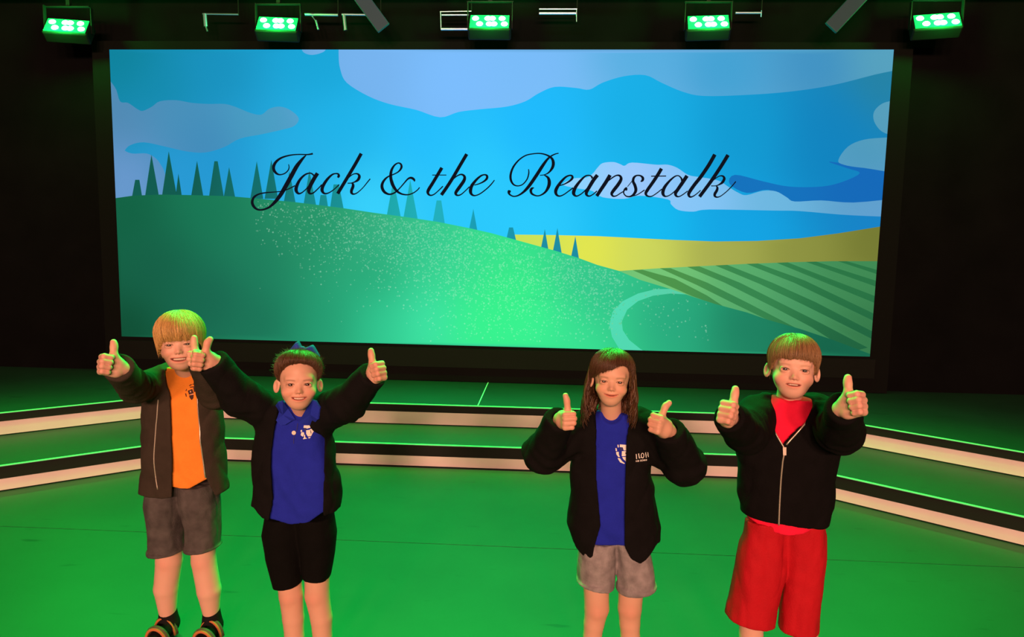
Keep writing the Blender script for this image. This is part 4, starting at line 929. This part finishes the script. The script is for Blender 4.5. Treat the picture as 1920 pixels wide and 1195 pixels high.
# ---------------------------------------------------------------- the four children
SKIN = (0.72, 0.45, 0.335)
b1 = kid(dict(Y=2.30, seed=3.1, cuff_at=0.008, label='boy in an orange shirt and brown jacket, far left of the row, blond fringe', skin=(0.73, 0.425, 0.335),
    jacket_rows=[(712, 292, 404), (735, 278, 410), (775, 270, 414), (845, 267, 418), (890, 267, 421), (938, 264, 428)],
    shR=(302, 716), shL=(392, 713), head=(338, 640), head_s=0.93, head_Y=2.21, head_rot=(-0.10, 0.10, -0.06),
    face=dict(face_w=1.04, jaw=1.05, smile=1.0, eye_open=0.0032, eye_arch=5.0, mouth_w=0.030, mouth_open=0.0055, mouth_curve=4.5, mouth_z=-0.060, teeth=0.45, brow_s=0.25, brow=(0.35, 0.2, 0.1), iris=(0.06, 0.06, 0.07), ear_flare=0.3),
    hair=dict(col=(0.52, 0.31, 0.105), label='straight blond bowl cut with a long fringe', ends=[(-180, -0.07), (-110, -0.045), (-85, -0.036), (-62, -0.022), (-45, 0.006), (0, 0.010), (45, 0.008), (65, -0.010), (85, -0.022), (110, -0.045), (180, -0.07)], off=0.012, puff=0.004, strands=1500, jag=0.02, sweep=6),
    armR=dict(elbow=(256, 728, 2.15), wrist=(224, 697, 1.97), fist=(206, 686, 1.91), hand=dict(u=(-0.52, -0.78, 0.32), t=(-0.15, 0, 1), s=1.05, thumb_x=0.004, thumb_y=0.0), sleeve=(0.058, 0.050, 0.040)),
    armL=dict(elbow=(404, 738, 2.15), wrist=(384, 700, 2.03), fist=(372, 676, 2.00), hand=dict(u=(0.30, -0.92, 0.15), t=(-0.1, 0, 1), s=1.05, thumb_x=0.002), sleeve=(0.058, 0.052, 0.040)),
    legs=[[(318, 950, 24), (316, 1051, 25), (310, 1104, 23), (312, 1158, 15.5)], [(376, 950, 24), (381, 1052, 23.5), (391, 1108, 23), (394, 1158, 15)]],
    open_l=[(312, 690), (314, 761), (321, 861), (321, 945)], open_r=[(368, 690), (363, 761), (370, 850), (375, 895), (394, 945)],
    hem=[(255, 934), (268, 936), (303, 937), (322, 934), (392, 940), (410, 934), (430, 928), (440, 927)],
    zips=[[(300, 705), (295, 774), (289, 861), (296, 918)], [(370, 740), (376, 811), (391, 885), (398, 915)]],
    neckline=(340, 694, 0.050), shirt_hem=[(300, 915), (319, 918), (347, 922), (373, 908), (400, 905)],
    shorts=[dict(rows=[(905, 284, 350), (943, 277, 347), (985, 281, 345), (1032, 284, 345)], slant=0.10, depth=1.15, cuff=0.012, amp=1.2), dict(rows=[(905, 338, 402), (943, 341, 409), (985, 350, 410), (1026, 352, 410)], slant=0.10, depth=1.15, cuff=0.012, amp=1.2)],
    jacket_mat=cloth('brown_fleece', (0.043, 0.034, 0.027)), jacket_label='open dark brown zip jacket', shirt_mat=cloth('orange_cotton', (0.88, 0.28, 0.04), amt=0.05), shirt_label='orange cotton shirt',
    shorts_mat=cloth('washed_grey_denim', (0.082, 0.076, 0.077), amt=0.25), shorts_label='washed grey denim shorts', sandals=True))
g2 = kid(dict(Y=2.10, seed=11.7, cuff_at=0.006, label='girl in a blue polo shirt with a blue hair bow, arms raised wide', skin=(0.69, 0.40, 0.295),
    jacket_rows=[(776, 508, 612), (800, 488, 616), (848, 476, 627), (894, 474, 637), (945, 471, 637), (980, 484, 629)],
    shR=(515, 779), shL=(602, 778), head=(560, 715), head_s=0.83, head_Y=2.02, head_rot=(0.02, 0.10, 0.01),
    face=dict(face_w=1.06, jaw=0.95, smile=1.0, eye_open=0.0047, eye_arch=4.0, mouth_w=0.0275, mouth_open=0.0040, mouth_curve=6.5, mouth_z=-0.058, teeth=0.85, ear_flare=0.75, brow_s=0.55, iris=(0.02, 0.01, 0.006)),
    hair=dict(col=(0.085, 0.038, 0.018), label='brown hair pulled back with frizzy edges', ends=[(-180, -0.06), (-110, -0.02), (-92, 0.010), (-78, -0.010), (-62, 0.030), (-35, 0.060), (0, 0.068), (35, 0.060), (62, 0.030), (78, -0.010), (92, 0.010), (110, -0.02), (180, -0.06)], off=0.011, puff=0.010, merge=0.0140, overshoot=-0.05, strands=1300, frizz=2200, loose=1.6, jag=0.05),
    armR=dict(elbow=(452, 745, 2.02), wrist=(412, 702, 1.93), fist=(380, 677, 1.90), hand=dict(u=(-0.68, -0.68, 0.20), t=(0.22, 0, 1), s=1.02, thumb_x=-0.005), sleeve=(0.064, 0.056, 0.042)),
    armL=dict(elbow=(652, 755, 2.02), wrist=(688, 712, 1.95), fist=(707, 699, 1.93), hand=dict(u=(0.70, -0.60, 0.36), t=(-0.05, 0, 1), s=1.0, thumb_x=0.001), sleeve=(0.064, 0.056, 0.041)),
    legs=[[(532, 1010, 26), (545, 1117, 23.5), (549, 1160, 21), (551, 1195, 19)], [(594, 1010, 26), (594, 1117, 24), (602, 1160, 21.5), (604, 1195, 19)]],
    open_l=[(520, 745), (511, 801), (504, 854), (509, 935), (500, 985)], open_r=[(592, 745), (596, 834), (601, 901), (599, 985)],
    hem=[(465, 962), (487, 977), (502, 982), (599, 976), (628, 976), (645, 958)],
    neckline=(557, 795, 0.031), shirt_hem=[(480, 970), (494, 979), (541, 991), (571, 988), (599, 970), (620, 965)],
    shorts=[dict(rows=[(965, 500, 570), (1000, 494, 568), (1040, 500, 567), (1094, 515, 566)], slant=0.12, depth=1.05, amp=0.5), dict(rows=[(965, 555, 625), (1000, 560, 630), (1040, 567, 626), (1080, 569, 619)], slant=-0.05, depth=1.05, amp=0.5)],
    jacket_mat=cloth('black_fleece', (0.0075, 0.007, 0.0075)), jacket_label='open black zip jacket', shirt_mat=cloth('royal_blue_pique', (0.017, 0.030, 0.42), amt=0.06), shirt_label='royal blue polo shirt',
    shorts_mat=cloth('black_stretch', (0.004, 0.004, 0.004), amt=0.1), shorts_label='plain black shorts'))
g3 = kid(dict(Y=2.12, seed=23.4, label='girl with long wavy brown hair, black hoodie and elbows bent', skin=(0.67, 0.385, 0.28),
    jacket_rows=[(800, 1090, 1212), (835, 1078, 1218), (876, 1069, 1222), (930, 1067, 1230), (985, 1066, 1239), (1025, 1078, 1236), (1060, 1096, 1216)],
    shR=(1098, 803), shL=(1204, 803), head=(1147, 709), head_s=0.81, head_Y=2.06, head_rot=(0.02, 0.12, 0.02),
    face=dict(face_w=0.98, jaw=0.9, smile=0.6, eye_open=0.0037, eye_arch=3.0, mouth_w=0.027, mouth_open=0.0008, mouth_curve=7.0, mouth_z=-0.057, ear_flare=0.7, brow_s=0.5, iris=(0.04, 0.025, 0.015)),
    hair=dict(col=(0.075, 0.034, 0.017), label='long wavy brown side parted hair', ends=[(-180, -0.09), (-120, -0.09), (-100, -0.04), (-84, 0.004), (-72, 0.002), (-55, 0.010), (-30, 0.026), (0, 0.044), (25, 0.060), (45, 0.050), (62, 0.020), (76, -0.030), (95, -0.07), (120, -0.09), (180, -0.09)], off=0.011, puff=0.005, strands=1400, sweep=-10,
              locks=[(-150, -98, 0.6, -0.185, -0.035, 0.018, 150, 0.0050), (84, 150, 0.6, -0.170, -0.040, 0.014, 150, 0.0050), (-115, -92, 0.6, -0.150, -0.060, 0.012, 60, 0.004), (80, 110, 0.7, -0.135, -0.055, 0.004, 60, 0.004), (150, 210, 0.6, -0.14, 0.0, 0.0, 90, 0.005)]),
    armR=dict(elbow=(1018, 852, 2.04), wrist=(1046, 808, 1.93), fist=(1061, 788, 1.89), hand=dict(u=(0.28, -0.94, 0.12), t=(-0.03, 0, 1), s=0.93, thumb_y=-0.002, thumb_len=1.25), sleeve=(0.060, 0.058, 0.043), fold=0.005),
    armL=dict(elbow=(1284, 872, 2.04), wrist=(1262, 830, 1.95), fist=(1238, 799, 1.91), hand=dict(u=(-0.62, -0.62, 0.42), t=(0.05, 0, 1), s=0.98, thumb_x=-0.006, thumb_y=-0.002, thumb_len=1.2), sleeve=(0.060, 0.060, 0.044), fold=0.005),
    legs=[[(1117, 1062, 26), (1119, 1141, 24), (1114, 1170, 20), (1111, 1195, 18)], [(1187, 1062, 26), (1181, 1141, 23), (1181, 1170, 20), (1182, 1195, 18.5)]],
    open_l=[(1124, 786), (1119, 819), (1119, 900), (1127, 990), (1116, 1030), (1110, 1066)], open_r=[(1180, 786), (1175, 836), (1173, 900), (1171, 990), (1172, 1030), (1190, 1066)],
    hem=[(1060, 1030), (1083, 1046), (1100, 1060), (1112, 1052), (1172, 1048), (1202, 1063), (1214, 1057), (1238, 1035)],
    neckline=(1147, 799, 0.044), shirt_hem=[(1100, 1031), (1240, 1031)],
    shorts=[dict(rows=[(1010, 1090, 1158), (1045, 1083, 1155), (1070, 1082, 1152), (1093, 1082, 1149)], slant=-0.18, depth=1.1, cuff=0.018, amp=1.5), dict(rows=[(1010, 1148, 1216), (1045, 1154, 1221), (1070, 1157, 1226), (1102, 1158, 1228)], slant=0.12, depth=1.1, cuff=0.018, amp=1.5)],
    jacket_mat=cloth('black_cotton_fleece', (0.0065, 0.006, 0.0065)), jacket_label='loose open black hoodie with white lettering', shirt_mat=cloth('royal_blue_cotton', (0.016, 0.028, 0.42), amt=0.06), shirt_label='royal blue crew neck shirt',
    shorts_mat=cloth('heather_grey_cotton', (0.25, 0.235, 0.25), amt=0.3), shorts_label='heather grey cuffed shorts'))
b4 = kid(dict(Y=2.00, seed=37.9, label='boy in red shorts and a zipped black hoodie, far right of the row', skin=(0.73, 0.425, 0.335),
    jacket_rows=[(775, 1408, 1552), (800, 1398, 1562), (845, 1384, 1570), (868, 1386, 1568), (900, 1389, 1565), (945, 1389, 1562), (985, 1394, 1546), (1000, 1396, 1544)],
    shR=(1420, 780), shL=(1538, 780), head=(1487, 688), head_s=0.865, head_Y=1.96, head_rot=(0.09, 0.05, 0.02),
    face=dict(face_w=1.05, jaw=1.05, smile=0.5, eye_open=0.0043, eye_arch=4.0, mouth_w=0.0235, mouth_open=0.0034, mouth_curve=2.5, mouth_z=-0.056, teeth=0.4, ear_flare=0.7, brow_s=0.3, brow=(0.25, 0.13, 0.06), iris=(0.04, 0.05, 0.06)),
    hair=dict(col=(0.24, 0.135, 0.060), label='light brown bowl cut with a straight fringe', ends=[(-180, -0.06), (-115, -0.03), (-95, 0.006), (-84, -0.002), (-70, -0.022), (-60, 0.004), (-46, 0.026), (0, 0.030), (46, 0.026), (60, 0.004), (70, -0.022), (84, -0.002), (95, 0.006), (115, -0.03), (180, -0.06)], off=0.009, puff=0.004, strands=1500, jag=0.025),
    armR=dict(elbow=(1398, 812, 1.88), wrist=(1378, 788, 1.76), fist=(1364, 777, 1.70), hand=dict(u=(-0.50, -0.74, 0.42), t=(0.06, 0, 1), s=1.02, thumb_x=0.0), sleeve=(0.062, 0.056, 0.040)),
    armL=dict(elbow=(1574, 812, 1.88), wrist=(1592, 778, 1.76), fist=(1600, 760, 1.70), hand=dict(u=(0.46, -0.76, 0.40), t=(0.12, 0, 1), s=1.04, thumb_x=0.003), sleeve=(0.062, 0.058, 0.040)),
    legs=[[(1428, 1050, 26), (1410, 1150, 25), (1409, 1190, 22)], [(1510, 1050, 26), (1510, 1155, 25), (1511, 1195, 22.5)]],
    open_l=[(1406, 748), (1420, 768), (1446, 800), (1469, 836)], open_r=[(1545, 748), (1530, 770), (1500, 803), (1471, 836)], zipped=True,
    hem=[(1380, 981), (1395, 983), (1467, 988), (1540, 1000), (1560, 1001)],
    zips=[[(1414, 762), (1446, 801), (1469, 836), (1467, 868), (1464, 900), (1461, 950), (1460, 985)], [(1540, 761), (1502, 803), (1471, 836)]],
    neckline=(1486, 760, 0.046), shirt_hem=[(1395, 985), (1416, 990), (1450, 1007), (1485, 1013), (1512, 1011), (1532, 1003), (1550, 998)],
    shorts=[dict(rows=[(975, 1398, 1480), (1000, 1393, 1476), (1066, 1378, 1471), (1110, 1370, 1462), (1162, 1361, 1453)], slant=-0.14, depth=0.84, amp=1.2), dict(rows=[(975, 1460, 1544), (1000, 1466, 1548), (1040, 1470, 1549), (1066, 1472, 1546), (1125, 1465, 1538), (1180, 1459, 1535)], slant=-0.02, depth=0.84, amp=1.2)],
    jacket_mat=cloth('black_hoodie_fleece', (0.005, 0.0045, 0.005)), jacket_label='zipped black hoodie', shirt_mat=cloth('red_cotton', (0.85, 0.015, 0.06), amt=0.05), shirt_label='red shirt', cuff_at=0.002,
    shorts_mat=cloth('red_athletic_knit', (0.46, 0.010, 0.018), 0.65, amt=0.06), shorts_label='long red athletic shorts'))
# ---------------------------------------------------------------- details on the clothes
def prints(k, fn, parent, name, m, polys, lift=0.0016, **props):
    mbp = MB()
    for pl in polys:
        P = k['on'](fn, pl, lift); c_ = P.mean(0); n = len(P)
        mbp.put((list(P)+[c_], [(i, (i+1) % n, n) for i in range(n)]))
    return k['K'](name, mbp.mesh(name), m, parent, False, **props)
def cp(ox, oy, s, *polys): return [[(ox+x/s, oy+y/s) for x, y in p] for p in polys]
def stroke_polys(ox, oy, s, strokes):
    out = []
    for w, *pts in strokes:
        for (x0, y0), (x1, y1) in zip(pts[:-1], pts[1:]):
            d = np.array([x1-x0, y1-y0], float); n = np.array([-d[1], d[0]])/(np.hypot(*d)+1e-9)*w/2; e = d/(np.hypot(*d)+1e-9)*w*0.2
            out.append([((ox+(p[0]+q[0])/s), (oy+(p[1]+q[1])/s)) for p, q in (((x0, y0), n-e), ((x1, y1), n+e), ((x1, y1), -n+e), ((x0, y0), -n-e))])
    return out
def pieces_b1():
    prints(b1, b1['f_shirt'], b1['shirt'], 'crest', M_DARKPRINT, cp(330, 680, 14.94,
        [(335, 790), (460, 740), (500, 860), (370, 900)], [(370, 920), (500, 900), (490, 1000), (445, 1050), (390, 990)], [(370, 640), (440, 600), (450, 622), (385, 660)], [(460, 600), (530, 590), (530, 607), (470, 618)],
        [(395, 680), (520, 665), (520, 690), (400, 705)], [(275, 790), (300, 735), (312, 760), (290, 802)], [(258, 860), (292, 868), (306, 955), (284, 955)], [(490, 700), (535, 690), (535, 820), (510, 830)]), label='dark school crest on the chest')
    prints(b1, b1['f_shirt'], b1['shirt'], 'crest_highlight', mat('pale_orange_print', (0.75, 0.42, 0.30), 0.8), cp(330, 680, 14.94, [(395, 800), (425, 785), (435, 830), (405, 840)], [(420, 885), (505, 868), (505, 890), (425, 905)]), 0.0024)
def pieces_g2():
    prints(g2, g2['f_shirt'], g2['shirt'], 'crest', M_PRINT, cp(540, 740, 11.95,
        [(350, 740), (362, 690), (500, 690), (545, 620), (582, 610), (602, 680), (560, 720), (500, 742), (430, 762)], [(410, 800), (480, 790), (560, 745), (606, 740), (582, 820), (545, 880), (525, 930), (450, 938), (412, 880)],
        [(285, 800), (315, 788), (322, 830), (290, 842)], [(300, 850), (350, 840), (370, 870), (335, 945), (288, 910)], [(358, 900), (386, 900), (392, 960), (432, 985), (338, 1002), (362, 960)], [(458, 955), (512, 948), (492, 982), (460, 977)], [(548, 515), (582, 515), (588, 580), (560, 572)]), label='white crest embroidered on the chest')
    prints(g2, g2['f_shirt'], g2['shirt'], 'crest_mark', M_NAVYPRINT, cp(540, 740, 11.95, [(362, 748), (415, 745), (420, 795), (368, 800)], [(500, 800), (512, 796), (530, 870), (518, 874)], [(545, 690), (560, 684), (560, 700), (520, 712)]), 0.0024)
    for (px, py, r) in ((551.5, 811.5, 4.0), (546.5, 786.5, 2.6)):
        prints(g2, g2['f_shirt'], g2['shirt'], 'button', mat('pearl_button', (0.8, 0.72, 0.62), 0.25), [[(px+r*math.cos(w), py+r*math.sin(w)) for w in np.linspace(0, 2*math.pi, 14, endpoint=False)]], 0.003)
    prints(g2, g2['f_shirt'], g2['shirt'], 'placket_seam', M_NAVYPRINT, stroke_polys(0, 0, 1, [(1.0, (558.5, 794), (557, 806), (551, 822), (551, 832))]), 0.0018)
    # polo collar: two folded flaps lying round the neck
    M_COL = cloth('blue_collar_knit', (0.020, 0.038, 0.44), amt=0.05)
    for poly in ([(518, 764), (524, 752), (532, 750), (540, 764), (554, 787), (547, 790), (538, 795), (529, 796), (522, 788)], [(601, 764), (594, 752), (587, 750), (578, 766), (561, 791), (568, 794), (578, 797), (589, 795), (597, 786)]):
        o = prints(g2, g2['f_shirt'], g2['shirt'], 'collar_flap', M_COL, [poly], 0.007); md = o.modifiers.new('thick', 'SOLIDIFY'); md.thickness = 0.006
    # hair bow: two folded loops and a knot
    M_BOW = cloth('blue_satin_ribbon', (0.03, 0.06, 0.50), 0.5, amt=0.04)
    bc = g2['to_w']([[0.010, 0.020, 0.118]])[0]
    bow = None
    for nm, path in (('loop', [(0, 0), (-0.010, 0.019), (-0.016, 0.022), (-0.034, 0.002), (-0.052, -0.018), (-0.040, -0.020), (-0.016, -0.008), (0, -0.004)]), ('loop', [(0, 0), (0.020, 0.008), (0.031, 0.011), (0.042, -0.008), (0.050, -0.026), (0.034, -0.018), (0.014, -0.008), (0, -0.004)])):
        pp = smooth_poly([list(p) for p in path], 4, True); n = len(pp); cx_ = sum(p[0] for p in pp)/n; cz_ = sum(p[1] for p in pp)/n; V = []
        for dy, k in ((-0.016, 0.55), (-0.010, 1.0), (0.012, 1.0), (0.018, 0.55)): V += [(bc[0]+cx_+(x-cx_)*k, bc[1]+dy+0.010*abs(x)/0.04, bc[2]+cz_+(z-cz_)*k) for x, z in pp]
        F = [(r*n+i, r*n+(i+1) % n, (r+1)*n+(i+1) % n, (r+1)*n+i) for r in range(3) for i in range(n)]+[tuple(range(n-1, -1, -1)), tuple(range(3*n, 4*n))]
        if bow is None:
            kv = np.array([[math.cos(a)*math.sin(b), math.sin(a)*math.sin(b), math.cos(b)] for b in np.linspace(0.01, math.pi-0.01, 9) for a in np.linspace(0, 2*math.pi, 14, endpoint=False)])*np.array([0.010, 0.012, 0.010])+bc+v3(0.002, 0, 0)
            kf = [(j*14+i, j*14+(i+1) % 14, (j+1)*14+(i+1) % 14, (j+1)*14+i) for j in range(8) for i in range(14)]
            bow = g2['K']('hair_bow', pyd('hair_bow', kv, kf), M_BOW, g2['root'], True, label='blue satin hair bow')
        g2['K'](nm, pyd(nm, V, F), M_BOW, bow, True)
def pieces_g3():
    prints(g3, g3['f_shirt'], g3['shirt'], 'crest', M_PRINT, cp(1140, 810, 14.94,
        [(330, 350), (540, 365), (530, 520), (440, 520), (412, 430), (330, 424)], [(388, 540), (520, 535), (520, 680), (384, 680)], [(395, 705), (530, 700), (530, 862), (430, 762)], [(262, 360), (295, 358), (302, 432), (270, 432)],
        [(208, 448), (240, 460), (252, 540), (214, 532)], [(225, 560), (300, 560), (302, 640), (332, 700), (290, 704), (234, 630)], [(268, 730), (330, 738), (400, 828), (472, 880), (450, 896), (340, 852), (300, 792)]), label='white crest half hidden by the jacket')
    prints(g3, g3['f_shirt'], g3['shirt'], 'crest_mark', M_NAVYPRINT, cp(1140, 810, 14.94, [(335, 440), (408, 440), (415, 512), (345, 512)], [(480, 575), (512, 575), (512, 615), (485, 615)]), 0.0026)
    ring = [(965+38*math.cos(a), 662+66*math.sin(a)) for a in np.linspace(0, 2*math.pi, 17)]
    big = [(24, (788, 625), (800, 755)), (24, (856, 612), (876, 735)), (11, (872, 734), (936, 716)), (9, (842, 614), (874, 608)), (18, *ring), (24, (1050, 582), (1070, 716)), (10, (1062, 652), (1118, 642)), (20, (1112, 574), (1130, 700)), (8, (1036, 584), (1066, 578))]
    G_ = {'I': [[(0, 0), (0, 6)]], 'A': [[(0, 6), (2, 0), (4, 6)], [(1, 4), (3, 4)]], 'N': [[(0, 6), (0, 0), (4, 6), (4, 0)]], 'S': [[(4, 1), (2, 0), (0, 1.5), (4, 4.5), (2, 6), (0, 5)]], 'C': [[(4, 1), (2, 0), (0, 3), (2, 6), (4, 5)]], 'H': [[(0, 0), (0, 6)], [(4, 0), (4, 6)], [(0, 3), (4, 3)]], 'O': [[(2, 0), (0, 3), (2, 6), (4, 3), (2, 0)]]}
    x = 782; small = []
    for ch in 'IAN SCHOO':
        if ch == ' ': x += 22; continue
        adv = 14 if ch == 'I' else 36
        for pl in G_[ch]: small.append((9, *[(x+a*6.2, 795-(x-782)*0.12+b*7.4) for a, b in pl]))
        x += adv+4
    prints(g3, g3['f_full'], g3['jacket'], 'lettering', M_PRINT, stroke_polys(1140, 810, 14.94, big+small), 0.0018, label='white serif lettering on the hoodie chest')
def pieces_b4():
    prints(b4, b4['f_jacket'], b4['jacket'], 'zip_pull', M_ZIP, [[(1466.5, 838), (1473, 838), (1473, 853), (1467, 853)]], 0.006)
for k_, fn_ in ((b1, pieces_b1), (g2, pieces_g2), (g3, pieces_g3), (b4, pieces_b4)):
    if k_: fn_()
